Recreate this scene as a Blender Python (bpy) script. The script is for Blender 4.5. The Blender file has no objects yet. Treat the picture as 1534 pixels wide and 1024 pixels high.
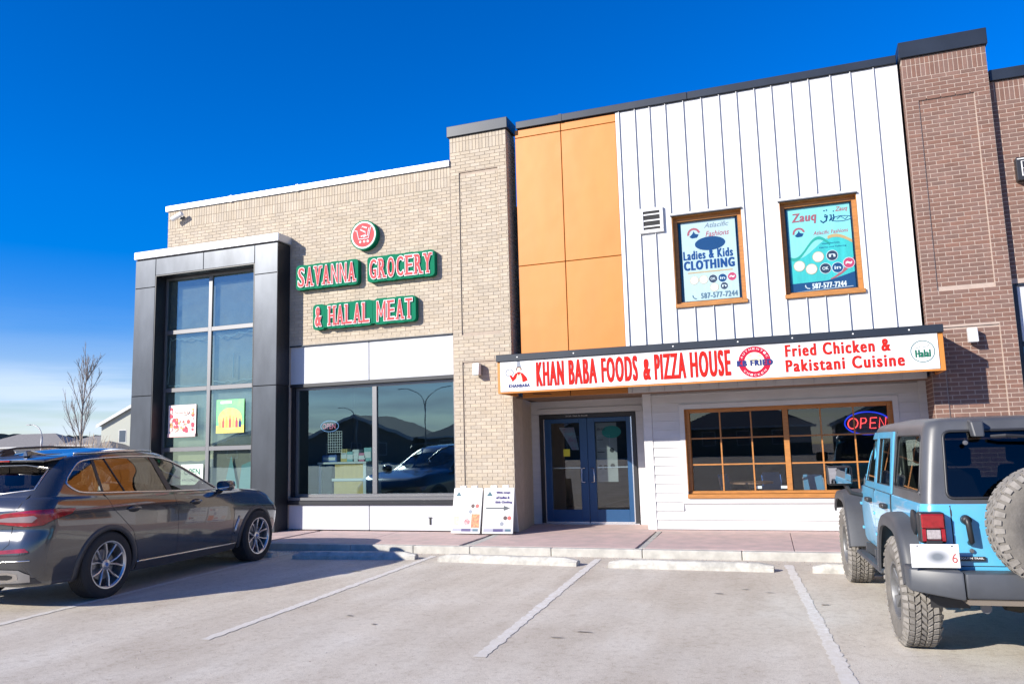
import bpy, bmesh, math, random
from mathutils import Vector, Matrix
from mathutils.bvhtree import BVHTree
from mathutils.geometry import delaunay_2d_cdt
import numpy as np
random.seed(7)
S = bpy.context.scene
COL = S.collection
R = math.radians

# ------------------------------------------------------------ camera, sky, sun
cam_d = bpy.data.cameras.new('camera'); cam = bpy.data.objects.new('camera', cam_d); COL.objects.link(cam)
cam_d.sensor_width = 36; cam_d.lens = 27.842; cam_d.clip_end = 5000; cam_d.clip_start = .05
_r = Vector((0.93755579, 0.3467511, -0.02743741)); _u = Vector((0.07150409, -0.11493602, 0.99079608)); _f = Vector((-0.34040608, 0.93088849, 0.13255306))
m = Matrix((( _r.x,_u.x,-_f.x,0),(_r.y,_u.y,-_f.y,-14),(_r.z,_u.z,-_f.z,1.4917),(0,0,0,1)))
cam.matrix_world = m
S.camera = cam

SUN = Vector((-.575, -.715, .415)).normalized()
w = bpy.data.worlds.new('World'); S.world = w; w.use_nodes = True
nt = w.node_tree; nt.nodes.clear()
N = nt.nodes.new; L = nt.links.new
sky = N('ShaderNodeTexSky'); sky.sky_type = 'NISHITA'; sky.sun_disc = False
sky.sun_elevation = math.asin(SUN.z); sky.sun_rotation = math.atan2(SUN.x, SUN.y)
sky.altitude = 1000; sky.air_density = 1.0; sky.dust_density = .15; sky.ozone_density = 3.0
hs = N('ShaderNodeHueSaturation'); sr = N('ShaderNodeMapRange'); sr.inputs[1].default_value = .02; sr.inputs[2].default_value = .15; sr.inputs[3].default_value = 1.05; sr.inputs[4].default_value = 1.5; L(sr.outputs[0], hs.inputs['Saturation']); vr = N('ShaderNodeMapRange'); vr.inputs[1].default_value = 0; vr.inputs[2].default_value = .30; vr.inputs[3].default_value = .80; vr.inputs[4].default_value = 1.2; L(vr.outputs[0], hs.inputs['Value']); hs.inputs['Hue'].default_value = .513
bg = N('ShaderNodeBackground'); bg.inputs['Strength'].default_value = .098
out = N('ShaderNodeOutputWorld')
tc = N('ShaderNodeTexCoord'); sep = N('ShaderNodeSeparateXYZ'); L(tc.outputs['Generated'], sep.inputs[0])
mp = N('ShaderNodeMapping'); mp.inputs['Scale'].default_value = (1.6, 1.6, 22); L(tc.outputs['Generated'], mp.inputs[0])
nz = N('ShaderNodeTexNoise'); nz.inputs['Scale'].default_value = 1.7; nz.inputs['Detail'].default_value = 7; nz.inputs['Roughness'].default_value = .55
L(mp.outputs[0], nz.inputs['Vector'])
cr = N('ShaderNodeValToRGB'); cr.color_ramp.elements[0].position = .42; cr.color_ramp.elements[1].position = .62; L(nz.outputs[0], cr.inputs[0])
er = N('ShaderNodeValToRGB'); e = er.color_ramp.elements
e[0].position = 0; e[0].color = (.75,.75,.75,1); e[1].position = .045; e[1].color = (.85,.85,.85,1)
x = e.new(.085); x.color = (.65,.65,.65,1); x = e.new(.11); x.color = (.07,.07,.07,1); x = e.new(.20); x.color = (0,0,0,1)
L(sep.outputs[2], er.inputs[0]); L(sep.outputs[2], sr.inputs[0]); L(sep.outputs[2], vr.inputs[0])
mu = N('ShaderNodeMath'); mu.operation = 'MULTIPLY'; L(cr.outputs[0], mu.inputs[0]); L(er.outputs[0], mu.inputs[1])
mx = N('ShaderNodeMix'); mx.data_type = 'RGBA'; L(mu.outputs[0], mx.inputs[0]); L(hs.outputs[0], mx.inputs[6]); mx.inputs[7].default_value = (4.5, 5.3, 6.6, 1)
tm = N('ShaderNodeMix'); tm.data_type = 'RGBA'; tm.blend_type = 'MULTIPLY'; tm.inputs[0].default_value = 1; tm.inputs[7].default_value = (1.0,.965,1.02,1); L(sky.outputs[0], tm.inputs[6]); L(tm.outputs[2], hs.inputs['Color']); L(mx.outputs[2], bg.inputs['Color']); L(bg.outputs[0], out.inputs[0])

sd = bpy.data.lights.new('sun', 'SUN'); sd.energy = 4.6; sd.angle = R(.5); sd.color = (1, .94, .84)
sun = bpy.data.objects.new('sun', sd); COL.objects.link(sun); sun.rotation_euler = SUN.to_track_quat('Z', 'Y').to_euler()
sun.location = (-20, -30, 30)
S.view_settings.view_transform = 'Standard'; S.view_settings.look = 'None'; S.view_settings.gamma = 1
S.view_settings.use_curve_mapping = False; S.view_settings.exposure = .84
try: S.cycles.max_bounces = 8; S.cycles.transparent_max_bounces = 16
except Exception: pass

# ------------------------------------------------------------ materials
MATS = {}
def mat(name, col, rough=.6, metal=0, var=.0, vscale=3, bump=0, bscale=60, col2=None, island=0, coat=0, emit=None, estr=1, spec=None, stretch=None, streak=0, bdist=.01, wave=0):
    if name in MATS: return MATS[name]
    M = bpy.data.materials.new(name); M.use_nodes = True; t = M.node_tree; n = t.nodes; l = t.links.new
    b = n['Principled BSDF']; b.inputs['Roughness'].default_value = rough; b.inputs['Metallic'].default_value = metal
    if spec is not None: b.inputs['Specular IOR Level'].default_value = spec
    if coat: b.inputs['Coat Weight'].default_value = coat; b.inputs['Coat IOR'].default_value = 1.65 if coat == 1.0 else 1.5; b.inputs['Coat Roughness'].default_value = .03
    if len(col) == 3: col = (*col, 1)
    b.inputs['Base Color'].default_value = col
    cur = None
    geo = n.new('ShaderNodeNewGeometry')
    def mixc(fac_socket, a, c2):
        q = n.new('ShaderNodeMix'); q.data_type = 'RGBA'; l(fac_socket, q.inputs[0])
        if isinstance(a, tuple): q.inputs[6].default_value = a
        else: l(a, q.inputs[6])
        if isinstance(c2, tuple): q.inputs[7].default_value = c2
        else: l(c2, q.inputs[7])
        return q.outputs[2]
    if var or col2:
        nz = n.new('ShaderNodeTexNoise'); nz.inputs['Scale'].default_value = vscale; nz.inputs['Detail'].default_value = 8; nz.inputs['Roughness'].default_value = .62
        mpn = n.new('ShaderNodeMapping'); l(geo.outputs['Position'], mpn.inputs[0])
        if stretch: mpn.inputs['Scale'].default_value = stretch
        l(mpn.outputs[0], nz.inputs['Vector'])
        r_ = n.new('ShaderNodeValToRGB'); r_.color_ramp.elements[0].position = .33; r_.color_ramp.elements[1].position = .67; l(nz.outputs[0], r_.inputs[0])
        c2 = (*col2, 1) if col2 else tuple([c*(1-var) for c in col[:3]]+[1])
        cur = mixc(r_.outputs[0], c2, tuple(col))
    if island:
        oi = n.new('ShaderNodeObjectInfo'); ad = n.new('ShaderNodeMath'); ad.operation = 'ADD'
        l(oi.outputs['Random'], ad.inputs[0]); l(geo.outputs['Random Per Island'], ad.inputs[1])
        fr = n.new('ShaderNodeMath'); fr.operation = 'FRACT'; l(ad.outputs[0], fr.inputs[0])
        h = n.new('ShaderNodeHueSaturation'); mr = n.new('ShaderNodeMapRange'); mr.inputs[3].default_value = 1-island; mr.inputs[4].default_value = 1+island*.8
        l(fr.outputs[0], mr.inputs[0]); l(mr.outputs[0], h.inputs['Value'])
        f2 = n.new('ShaderNodeMath'); f2.operation = 'MULTIPLY'; f2.inputs[1].default_value = 7.31; l(fr.outputs[0], f2.inputs[0])
        f3 = n.new('ShaderNodeMath'); f3.operation = 'FRACT'; l(f2.outputs[0], f3.inputs[0])
        m2 = n.new('ShaderNodeMapRange'); m2.inputs[3].default_value = 1-island*.8; m2.inputs[4].default_value = 1+island*.8; l(f3.outputs[0], m2.inputs[0]); l(m2.outputs[0], h.inputs['Saturation'])
        if cur is None: h.inputs['Color'].default_value = col
        else: l(cur, h.inputs['Color'])
        cur = h.outputs[0]
    if cur is not None: l(cur, b.inputs['Base Color'])
    if bump:
        bz = n.new('ShaderNodeTexNoise'); bz.inputs['Scale'].default_value = bscale; bz.inputs['Detail'].default_value = 5
        l(geo.outputs['Position'], bz.inputs['Vector'])
        bp = n.new('ShaderNodeBump'); bp.inputs['Strength'].default_value = bump; bp.inputs['Distance'].default_value = bdist; l(bz.outputs[0], bp.inputs['Height']); l(bp.outputs[0], b.inputs['Normal'])
    if wave:
        wz = n.new('ShaderNodeTexNoise'); wz.inputs['Scale'].default_value = 1.7; wz.inputs['Detail'].default_value = 1.5
        l(geo.outputs['Position'], wz.inputs['Vector'])
        wb = n.new('ShaderNodeBump'); wb.inputs['Strength'].default_value = wave; wb.inputs['Distance'].default_value = .05; l(wz.outputs[0], wb.inputs['Height'])
        if b.inputs['Normal'].is_linked: l(b.inputs['Normal'].links[0].from_socket, wb.inputs['Normal'])
        l(wb.outputs[0], b.inputs['Normal'])
    if emit:
        b.inputs['Emission Color'].default_value = (*emit, 1); b.inputs['Emission Strength'].default_value = estr
    MATS[name] = M; return M

def glass(name, tint, fac=.2, rough=.0, gcol=(1,1,1), wav=0):
    if name in MATS: return MATS[name]
    M = bpy.data.materials.new(name); M.use_nodes = True; t = M.node_tree; n = t.nodes; l = t.links.new; n.clear()
    o = n.new('ShaderNodeOutputMaterial'); tr = n.new('ShaderNodeBsdfTransparent'); tr.inputs[0].default_value = (*tint, 1)
    g = n.new('ShaderNodeBsdfGlossy'); g.inputs['Roughness'].default_value = rough; g.inputs['Color'].default_value = (*gcol, 1)
    gg = n.new('ShaderNodeNewGeometry'); dt = n.new('ShaderNodeVectorMath'); dt.operation = 'DOT_PRODUCT'; l(gg.outputs['Normal'], dt.inputs[0]); l(gg.outputs['Incoming'], dt.inputs[1])
    ab = n.new('ShaderNodeMath'); ab.operation = 'ABSOLUTE'; l(dt.outputs['Value'], ab.inputs[0])
    om = n.new('ShaderNodeMath'); om.operation = 'SUBTRACT'; om.inputs[0].default_value = 1; l(ab.outputs[0], om.inputs[1])
    pw = n.new('ShaderNodeMath'); pw.operation = 'POWER'; pw.inputs[1].default_value = 5; l(om.outputs[0], pw.inputs[0])
    mr = n.new('ShaderNodeMapRange'); mr.inputs[3].default_value = fac; mr.inputs[4].default_value = 1
    l(pw.outputs[0], mr.inputs[0])
    mx = n.new('ShaderNodeMixShader'); l(mr.outputs[0], mx.inputs[0]); l(tr.outputs[0], mx.inputs[1]); l(g.outputs[0], mx.inputs[2]); l(mx.outputs[0], o.inputs[0])
    if wav:
        ge = n.new('ShaderNodeNewGeometry'); nz = n.new('ShaderNodeTexNoise'); nz.inputs['Scale'].default_value = 1.3; l(ge.outputs['Position'], nz.inputs['Vector'])
        bp = n.new('ShaderNodeBump'); bp.inputs['Strength'].default_value = wav; bp.inputs['Distance'].default_value = .02; l(nz.outputs[0], bp.inputs['Height']); l(bp.outputs[0], g.inputs['Normal'])
    MATS[name] = M; return M

# ------------------------------------------------------------ mesh helpers
class MB:
    def __init__(s): s.v = []; s.f = []
    def add(s, vs, fs):
        o = len(s.v); s.v += [tuple(p) for p in vs]; s.f += [tuple(i+o for i in f) for f in fs]; return s
    def box(s, x0, x1, y0, y1, z0, z1, M=None):
        vs = [Vector(p) for p in ((x0,y0,z0),(x1,y0,z0),(x1,y1,z0),(x0,y1,z0),(x0,y0,z1),(x1,y0,z1),(x1,y1,z1),(x0,y1,z1))]
        if M is not None: vs = [M @ p for p in vs]
        return s.add(vs, [(0,3,2,1),(4,5,6,7),(0,1,5,4),(1,2,6,5),(2,3,7,6),(3,0,4,7)])
    def hull(s, bottom, top):
        n = len(bottom); vs = list(bottom)+list(top)
        fs = [tuple(reversed(range(n))), tuple(range(n, 2*n))]+[(i,(i+1)%n,n+(i+1)%n,n+i) for i in range(n)]
        return s.add(vs, fs)
    def prism_y(s, poly, y0, y1, M=None):   # poly in (x,z)
        a = [Vector((p[0], y0, p[1])) for p in poly]; b = [Vector((p[0], y1, p[1])) for p in poly]
        if M is not None: a = [M@p for p in a]; b = [M@p for p in b]
        return s.hull(a, b)
    def prism_x(s, poly, x0, x1, M=None):   # poly in (y,z)
        a = [Vector((x0, p[0], p[1])) for p in poly]; b = [Vector((x1, p[0], p[1])) for p in poly]
        if M is not None: a = [M@p for p in a]; b = [M@p for p in b]
        return s.hull(a, b)
    def prism_z(s, poly, z0, z1):
        return s.hull([(p[0],p[1],z0) for p in poly], [(p[0],p[1],z1) for p in poly])
    def tube(s, path, r, n=8, closed=False, r2=None):
        P = [Vector(p) for p in path]; m = len(P); rings = []
        up = None
        for i, p in enumerate(P):
            a = P[(i-1) % m] if (i > 0 or closed) else p; b = P[(i+1) % m] if (i < m-1 or closed) else p
            d = (b-a).normalized()
            if up is None:
                up = Vector((0,0,1)) if abs(d.z) < .9 else Vector((1,0,0))
            u = d.cross(up).normalized(); up = u.cross(d).normalized()
            rr = r if r2 is None else r+(r2-r)*i/max(1,m-1)
            rings.append([p+(u*math.cos(t*2*math.pi/n)+up*math.sin(t*2*math.pi/n))*rr for t in range(n)])
        vs = [q for g in rings for q in g]; fs = []
        for i in range(m if closed else m-1):
            j = (i+1) % m
            for t in range(n): fs.append((i*n+t, i*n+(t+1)%n, j*n+(t+1)%n, j*n+t))
        if not closed: fs += [tuple(reversed(range(n))), tuple((m-1)*n+t for t in range(n))]
        return s.add(vs, fs)
    def lathe(s, prof, n=32, M=None, a0=0, a1=2*math.pi):   # prof (radius, axial) about local y axis; axial along y
        full = abs(a1-a0) > 6.28; k = n if full else n+1
        vs = []
        for i in range(k):
            a = a0+(a1-a0)*i/n
            for (r, h) in prof:
                p = Vector((r*math.cos(a), h, r*math.sin(a))); vs.append(M@p if M is not None else p)
        q = len(prof); fs = []
        for i in range(n):
            j = (i+1) % k
            for t in range(q-1): fs.append((i*q+t, j*q+t, j*q+t+1, i*q+t+1))
        return s.add(vs, fs)
    def disc_y(s, cx, cz, r, y, n=28, rz=None):
        rz = rz or r
        return s.add([(cx+r*math.cos(2*math.pi*i/n), y, cz+rz*math.sin(2*math.pi*i/n)) for i in range(n)], [tuple(range(n))])
    def ring_y(s, cx, cz, r0, r1, y, n=32, k=1, a0=0, a1=2*math.pi):
        vs = []; fs = []
        for i in range(n+1):
            a = a0+(a1-a0)*i/n
            vs += [(cx+r0*math.cos(a), y, cz+k*r0*math.sin(a)), (cx+r1*math.cos(a), y, cz+k*r1*math.sin(a))]
        for i in range(n): fs.append((2*i, 2*i+2, 2*i+3, 2*i+1))
        return s.add(vs, fs)
    def quad(s, *p): return s.add(p, [tuple(range(len(p)))])
    def mesh(s, name):
        me = bpy.data.meshes.new(name); me.from_pydata([tuple(v) for v in s.v], [], s.f); me.update(); return me
    def build(s, name, material, parent=None, smooth=False, bevel=0, seg=1, ang=30, recalc=True, sub=0, autosmooth=None):
        me = s.mesh(name)
        if recalc or bevel:
            bm = bmesh.new(); bm.from_mesh(me)
            if recalc: bmesh.ops.recalc_face_normals(bm, faces=bm.faces)
            if bevel:
                es = [e for e in bm.edges if len(e.link_faces) == 2 and e.calc_face_angle(0) > R(ang)]
                bmesh.ops.bevel(bm, geom=es, offset=bevel, segments=seg, affect='EDGES', profile=.5, clamp_overlap=True)
            bm.to_mesh(me); bm.free()
        return link(name, me, material, parent, smooth, autosmooth)
def link(name, me, material, parent=None, smooth=False, autosmooth=None):
    if material is not None and not me.materials: me.materials.append(material)
    if smooth:
        me.polygons.foreach_set('use_smooth', [True]*len(me.polygons))
        if autosmooth is not None:
            try: me.set_sharp_from_angle(angle=R(autosmooth))
            except Exception: pass
    o = bpy.data.objects.new(name, me); COL.objects.link(o)
    if parent is not None: o.parent = parent
    return o
def tag(o, label=None, cat=None, group=None, kind=None):
    if label: o['label'] = label
    if cat: o['category'] = cat
    if group: o['group'] = group
    if kind: o['kind'] = kind
    return o
def thing(name, label, cat, loc=(0,0,0), rz=0, group=None):
    o = bpy.data.objects.new(name, None); COL.objects.link(o); o.location = loc; o.rotation_euler = (0,0,rz); o.empty_display_size = .2
    return tag(o, label, cat, group)
def struct(mb, name, m, **k):
    o = mb.build(name, m, **k); o['kind'] = 'structure'; return o
def kids(o): return [c for c in bpy.data.objects if c.parent == o]
def copy_tree(o, parent=None):
    ch = kids(o); c = o.copy(); COL.objects.link(c)
    if parent is not None: c.parent = parent
    for k in ch: copy_tree(k, c)
    return c
_txt = {}
def text_mb(s, x0, x1, z0, z1, y, off=0.0, ext=0, spacing=1.0, shear=0):
    key = (s, off, ext, spacing, shear)
    if key not in _txt:
        c = bpy.data.curves.new('t', 'FONT'); c.body = s; c.size = 1; c.offset = off; c.extrude = ext; c.space_character = spacing; c.shear = shear; c.resolution_u = 3
        o = bpy.data.objects.new('t', c); COL.objects.link(o)
        dg = bpy.context.evaluated_depsgraph_get(); me = bpy.data.meshes.new_from_object(o.evaluated_get(dg))
        vs = [v.co.copy() for v in me.vertices]; fs = [tuple(p.vertices) for p in me.polygons]
        bpy.data.objects.remove(o); bpy.data.curves.remove(c); bpy.data.meshes.remove(me); _txt[key] = (vs, fs)
    vs, fs = _txt[key]
    if not vs: return MB()
    ax = min(v.x for v in vs); bx = max(v.x for v in vs); ay = min(v.y for v in vs); by = max(v.y for v in vs); az = min(v.z for v in vs); bz = max(v.z for v in vs)
    m = MB(); kx = (x1-x0)/max(1e-6, bx-ax); kz = (z1-z0)/max(1e-6, by-ay)
    m.add([(x0+(v.x-ax)*kx, y-(v.z-az), z0+(v.y-ay)*kz) for v in vs], fs); return m
def bold(s, x0, x1, z0, z1, y, d=.01, dz=.004, n=7, off=0, spacing=1.2, step=.00025, **k):
    """heavy lettering: overlapping copies, each a hair in front of the last"""
    b = MB(); i = 0
    for row in (-1, 0, 1):
        for q in range(n):
            t_ = -1+2*q/(n-1); g = text_mb(s, x0+d+t_*d, x1-d+t_*d, z0+dz+row*dz, z1-dz+row*dz, y-step*i, off, 0, spacing, **k); b.add(g.v, g.f); i += 1
    return b
def text(s, x0, x1, z0, z1, y, material, parent, name='lettering', off=0.0, ext=0, **k):
    return text_mb(s, x0, x1, z0, z1, y, off, ext, **k).build(name, material, parent, recalc=False)

# ------------------------------------------------------------ material palette
M_asph = mat('worn_asphalt', (.50,.465,.425), .9, var=.25, vscale=.9, bump=.5, bscale=90, col2=(.38,.35,.32))
M_line = mat('worn_line_paint', (.66,.64,.61), .85, vscale=9, col2=(.50,.47,.43), bump=.3, bscale=90)
M_conc = mat('concrete', (.50,.48,.43), .9, var=.32, vscale=5, bump=.4, bscale=70)
M_pink = mat('stamped_pink_concrete', (.57,.41,.37), .9, vscale=3.5, col2=(.42,.33,.30), bump=.5, bscale=50)
M_beige = mat('beige_brick', (.46,.39,.298), .85, var=.14, vscale=5, bump=.3, bscale=150, island=.09)
M_bmort = mat('beige_mortar', (.41,.335,.265), .95, var=.15, vscale=8)
M_brown = mat('brown_brick', (.19,.105,.08), .85, var=.2, vscale=7, bump=.4, bscale=150, island=.12)
M_wmort = mat('pale_mortar', (.42,.33,.275), .95, var=.15, vscale=9, bump=.3, bscale=90)
M_white = mat('white_panel', (.63,.63,.625), .45, var=.07, vscale=1.5, wave=.25, stretch=(2,2,.5))
M_dirtywhite = mat('white_siding', (.59,.58,.57), .55, var=.12, vscale=2, stretch=(1,1,6))
M_orange = mat('orange_metal_panel', (.55,.20,.030), .5, var=.09, wave=.18, vscale=.9, stretch=(3,3,.6))
M_wood = mat('orange_wood', (.46,.19,.042), .5, var=.35, vscale=6, stretch=(1,1,9), bump=.15, bscale=30)
M_cap = mat('dark_blue_cap_metal', (.020,.027,.040), .42, metal=.2, var=.3, vscale=2)
M_lcap = mat('light_cap_metal', (.55,.57,.60), .35, metal=.3, var=.1, vscale=2)
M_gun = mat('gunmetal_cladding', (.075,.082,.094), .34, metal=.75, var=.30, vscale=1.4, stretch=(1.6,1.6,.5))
M_gdark = mat('black_anodised_and_shaded_side', (.012,.013,.017), .4)
M_frame = mat('grey_aluminium', (.155,.155,.16), .4, metal=.5)
M_greypanel = mat('grey_white_panel', (.52,.53,.55), .5, var=.04, vscale=2)
M_joint = mat('joint_shadow_filler', (.03,.03,.03), .9)
M_g1 = glass('teal_coated_glass', (.52,.64,.63), .22, gcol=(.60,.84,.90), wav=.05)
M_g2 = glass('clear_glass', (.86,.93,.94), .08)
M_g3 = glass('door_glass', (.62,.70,.70), .10)
M_black = mat('black_plastic', (.02,.02,.022), .45)
M_red = mat('sign_red', (.46,.016,.012), .7, spec=.1)
M_pwhite = mat('print_white', (.70,.70,.69), .55)
M_room = mat('room_dark', (.10,.095,.09), .8)
M_roomw = mat('room_pale', (.28,.29,.27), .8)
# ------------------------------------------------------------ ground
G = -.12
b = MB(); 
# one asphalt sheet, slightly undulating, far reaching
xs = [-400,-200,-100,-60,-40,-25]+[-20+i for i in range(36)]+[20,30,60,120,300]
ys = [-300,-120,-60,-40]+[-25+i*.75 for i in range(31)]
ys = [y for y in ys if y < -2.41]+[-2.41]
vs = [(x, y, G) for y in ys for x in xs]; nx = len(xs)
b.add(vs, [(j*nx+i, j*nx+i+1, (j+1)*nx+i+1, (j+1)*nx+i) for j in range(len(ys)-1) for i in range(nx-1)])
b.quad((-400,-2.41,G),(-26,-2.41,G),(-26,400,G),(-400,400,G)); b.quad((16,-2.41,G),(300,-2.41,G),(300,400,G),(16,400,G)); b.quad((-26,18,G),(16,18,G),(16,400,G),(-26,400,G))
# weathered asphalt with tyre tracks and patches
M = bpy.data.materials.new('parking_lot_asphalt'); M.use_nodes = True; t = M.node_tree; n = t.nodes; l = t.links.new
bs = n['Principled BSDF']; bs.inputs['Roughness'].default_value = .92
g = n.new('ShaderNodeNewGeometry')
def nzn(sc, st=(1,1,1), det=8, ro=.6):
    mp = n.new('ShaderNodeMapping'); mp.inputs['Scale'].default_value = st; l(g.outputs['Position'], mp.inputs[0])
    q = n.new('ShaderNodeTexNoise'); q.inputs['Scale'].default_value = sc; q.inputs['Detail'].default_value = det; q.inputs['Roughness'].default_value = ro; l(mp.outputs[0], q.inputs['Vector']); return q.outputs[0]
def ramp(s, stops):
    q = n.new('ShaderNodeValToRGB'); l(s, q.inputs[0]); e = q.color_ramp.elements
    e[0].position = stops[0][0]; e[0].color = (*stops[0][1], 1); e[1].position = stops[-1][0]; e[1].color = (*stops[-1][1], 1)
    for p, c in stops[1:-1]: z = e.new(p); z.color = (*c, 1)
    return q.outputs[0]
def mixn(a, c, f, mode='MULTIPLY'):
    q = n.new('ShaderNodeMix'); q.data_type = 'RGBA'; q.blend_type = mode; q.inputs[0].default_value = f; l(a, q.inputs[6]); l(c, q.inputs[7]); return q.outputs[2]
base = ramp(nzn(.55, det=10), [(.3,(.53,.47,.385)),(.5,(.60,.545,.455)),(.7,(.655,.615,.535))])
c = mixn(base, ramp(nzn(2.2, (1,.35,1)), [(.35,(.78,.75,.72)),(.6,(1,1,1))]), .55)
c = mixn(c, ramp(nzn(160, det=2), [(.34,(.52,.50,.48)),(.46,(1,1,1)),(.62,(1,1,1)),(.74,(1.18,1.17,1.15))]), .8)
c = mixn(c, ramp(nzn(14, det=9, ro=.7), [(.36,(.70,.66,.62)),(.5,(1,1,1))]), .5)
c = mixn(c, ramp(nzn(45, det=5, ro=.8), [(.33,(.55,.52,.50)),(.43,(.97,.97,.97)),(.60,(1,1,1)),(.72,(1.15,1.14,1.12))]), .7)
c = mixn(c, ramp(nzn(.35, (3.2,.22,1), det=6), [(.40,(.84,.81,.78)),(.56,(1,1,1))]), .6)
vo = n.new('ShaderNodeTexVoronoi'); vo.feature = 'DISTANCE_TO_EDGE'; vo.inputs['Scale'].default_value = .33
wn = n.new('ShaderNodeTexNoise'); wn.inputs['Scale'].default_value = 2.2; wn.inputs['Detail'].default_value = 6; l(g.outputs['Position'], wn.inputs['Vector'])
va = n.new('ShaderNodeMix'); va.data_type = 'VECTOR'; va.inputs[0].default_value = .16; l(g.outputs['Position'], va.inputs[4]); l(wn.outputs['Color'], va.inputs[5]); l(va.outputs[1], vo.inputs['Vector'])
c = mixn(c, ramp(vo.outputs['Distance'], [(0,(.7,.66,.63)),(.004,(1,1,1))]), .25)
l(c, bs.inputs['Base Color'])
bp = n.new('ShaderNodeBump'); bp.inputs['Strength'].default_value = .55; bp.inputs['Distance'].default_value = .006; l(nzn(130, det=3), bp.inputs['Height']); l(bp.outputs[0], bs.inputs['Normal'])
struct(b, 'parking_lot', M, recalc=False)

# sidewalk: concrete base + pink slabs with ribbons between
b = MB()
segs = [-26,-22,-18,-15,-12.2,-10.2,-8.8,-7.15,-6.0,-5.02,-3.7,-2.33,-.95,.45,1.9,3.4,5,8,16]
for a, c in zip(segs[:-1], segs[1:]): b.box(a+.004, c-.004, -2.44, -2.30, G-.2, -.002)
o = b.build('kerb', M_conc, bevel=.012, seg=2); o['kind'] = 'structure'
b = MB(); b.box(-26, 16, -2.30, 18, G-.2, -.02); struct(b, 'pavement_base', M_conc)
cuts = [(-26,-17),(-16.85,-12),(-11.9,-9.1),(-9.0,-7.3),(-7.29,-5.36),(-5.20,-2.56),(-2.44,-.37),(-.36,1.7),(1.71,4.2),(4.21,8),(8.01,16)]
for a, c in cuts:
    b = MB(); a2, c2 = a+.10, c+.10
    if a < -20: a2 = a
    b.hull([(a2,-2.29,-.02),(c2,-2.29,-.02),(c,-.02,-.02),(a,-.02,-.02)], [(a2,-2.29,0),(c2,-2.29,0),(c,-.02,0),(a,-.02,0)])
    o = b.build('pavement_slab', M_pink, bevel=.004); o['kind'] = 'structure'
# slabs right under the entrance alcove
b = MB(); b.box(-26, 16, -.016, 1.2, -.02, 0); o = b.build('entrance_paving', M_pink); o['kind'] = 'structure'
# concrete ribbons
for x0, x1, sx in ((-2.53,-2.47,.13),(-5.33,-5.23,.20)):
    b = MB(); b.hull([(x0+sx,-2.288,-.02),(x1+sx+.02,-2.288,-.02),(x1+.01,-.03,-.02),(x0,-.03,-.02)], [(x0+sx,-2.288,.001),(x1+sx+.02,-2.288,.001),(x1+.01,-.03,.001),(x0,-.03,.001)])
    o = b.build('concrete_ribbon', M_conc); o['kind'] = 'structure'
# painted lines (thin worn sheets)
M = bpy.data.materials.new('faded_line_paint'); M.use_nodes = True; t = M.node_tree; n = t.nodes; l = t.links.new
bs = n['Principled BSDF']; bs.inputs['Roughness'].default_value = .9; g = n.new('ShaderNodeNewGeometry')
c = ramp(nzn(18, det=9, ro=.7), [(.38,(.61,.57,.51)),(.50,(.69,.665,.62)),(.68,(.75,.735,.71))])
c = mixn(c, ramp(nzn(150, det=2), [(.34,(.6,.58,.56)),(.47,(1,1,1))]), .7)
l(c, bs.inputs['Base Color'])
bp = n.new('ShaderNodeBump'); bp.inputs['Strength'].default_value = .5; bp.inputs['Distance'].default_value = .005; l(nzn(130, det=3), bp.inputs['Height']); l(bp.outputs[0], bs.inputs['Normal'])
al = n.new('ShaderNodeMath'); al.operation = 'MULTIPLY'
wr_ = n.new('ShaderNodeValToRGB'); wr_.color_ramp.elements[0].position = .36; wr_.color_ramp.elements[0].color = (.25,.25,.25,1); wr_.color_ramp.elements[1].position = .60; wr_.color_ramp.elements[1].color = (.85,.85,.85,1); l(nzn(9, det=10, ro=.75), wr_.inputs[0])
sx_ = n.new('ShaderNodeSeparateXYZ'); l(g.outputs['Position'], sx_.inputs[0]); fy = n.new('ShaderNodeMapRange'); fy.inputs[1].default_value = -8.3; fy.inputs[2].default_value = -6.4; fy.inputs[3].default_value = .35; fy.inputs[4].default_value = 1; l(sx_.outputs[1], fy.inputs[0])
l(wr_.outputs[0], al.inputs[0]); l(fy.outputs[0], al.inputs[1]); pm = n.new('ShaderNodeMix'); pm.data_type = 'RGBA'; l(al.outputs[0], pm.inputs[0]); pm.inputs[6].default_value = (.56,.515,.44,1); l(c, pm.inputs[7]); l(pm.outputs[2], bs.inputs['Base Color'])
M_fl = M
for (xa, ya, dx) in ((-10.75,-2.7,.071),(-8.13,-2.75,.076),(-5.506,-2.70,.067),(-2.93,-2.65,.0755),(-.343,-2.8,.094),(2.27,-2.8,.08),(4.9,-2.8,.08)):
    b = MB(); m_ = 110; vs = []; rr = random.Random(int(xa*100))
    for i in range(m_+1):
        y = ya-i*(5.4/m_); xx = xa+dx*(ya-y); wv = .052+rr.uniform(-.014,.012)
        vs += [(xx-wv, y, G+.004), (xx+wv, y, G+.004)]
    b.add(vs, [(2*i, 2*i+1, 2*i+3, 2*i+2) for i in range(m_)])
    o = b.build('painted_line', M_fl, recalc=False); o['kind'] = 'structure'
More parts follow.
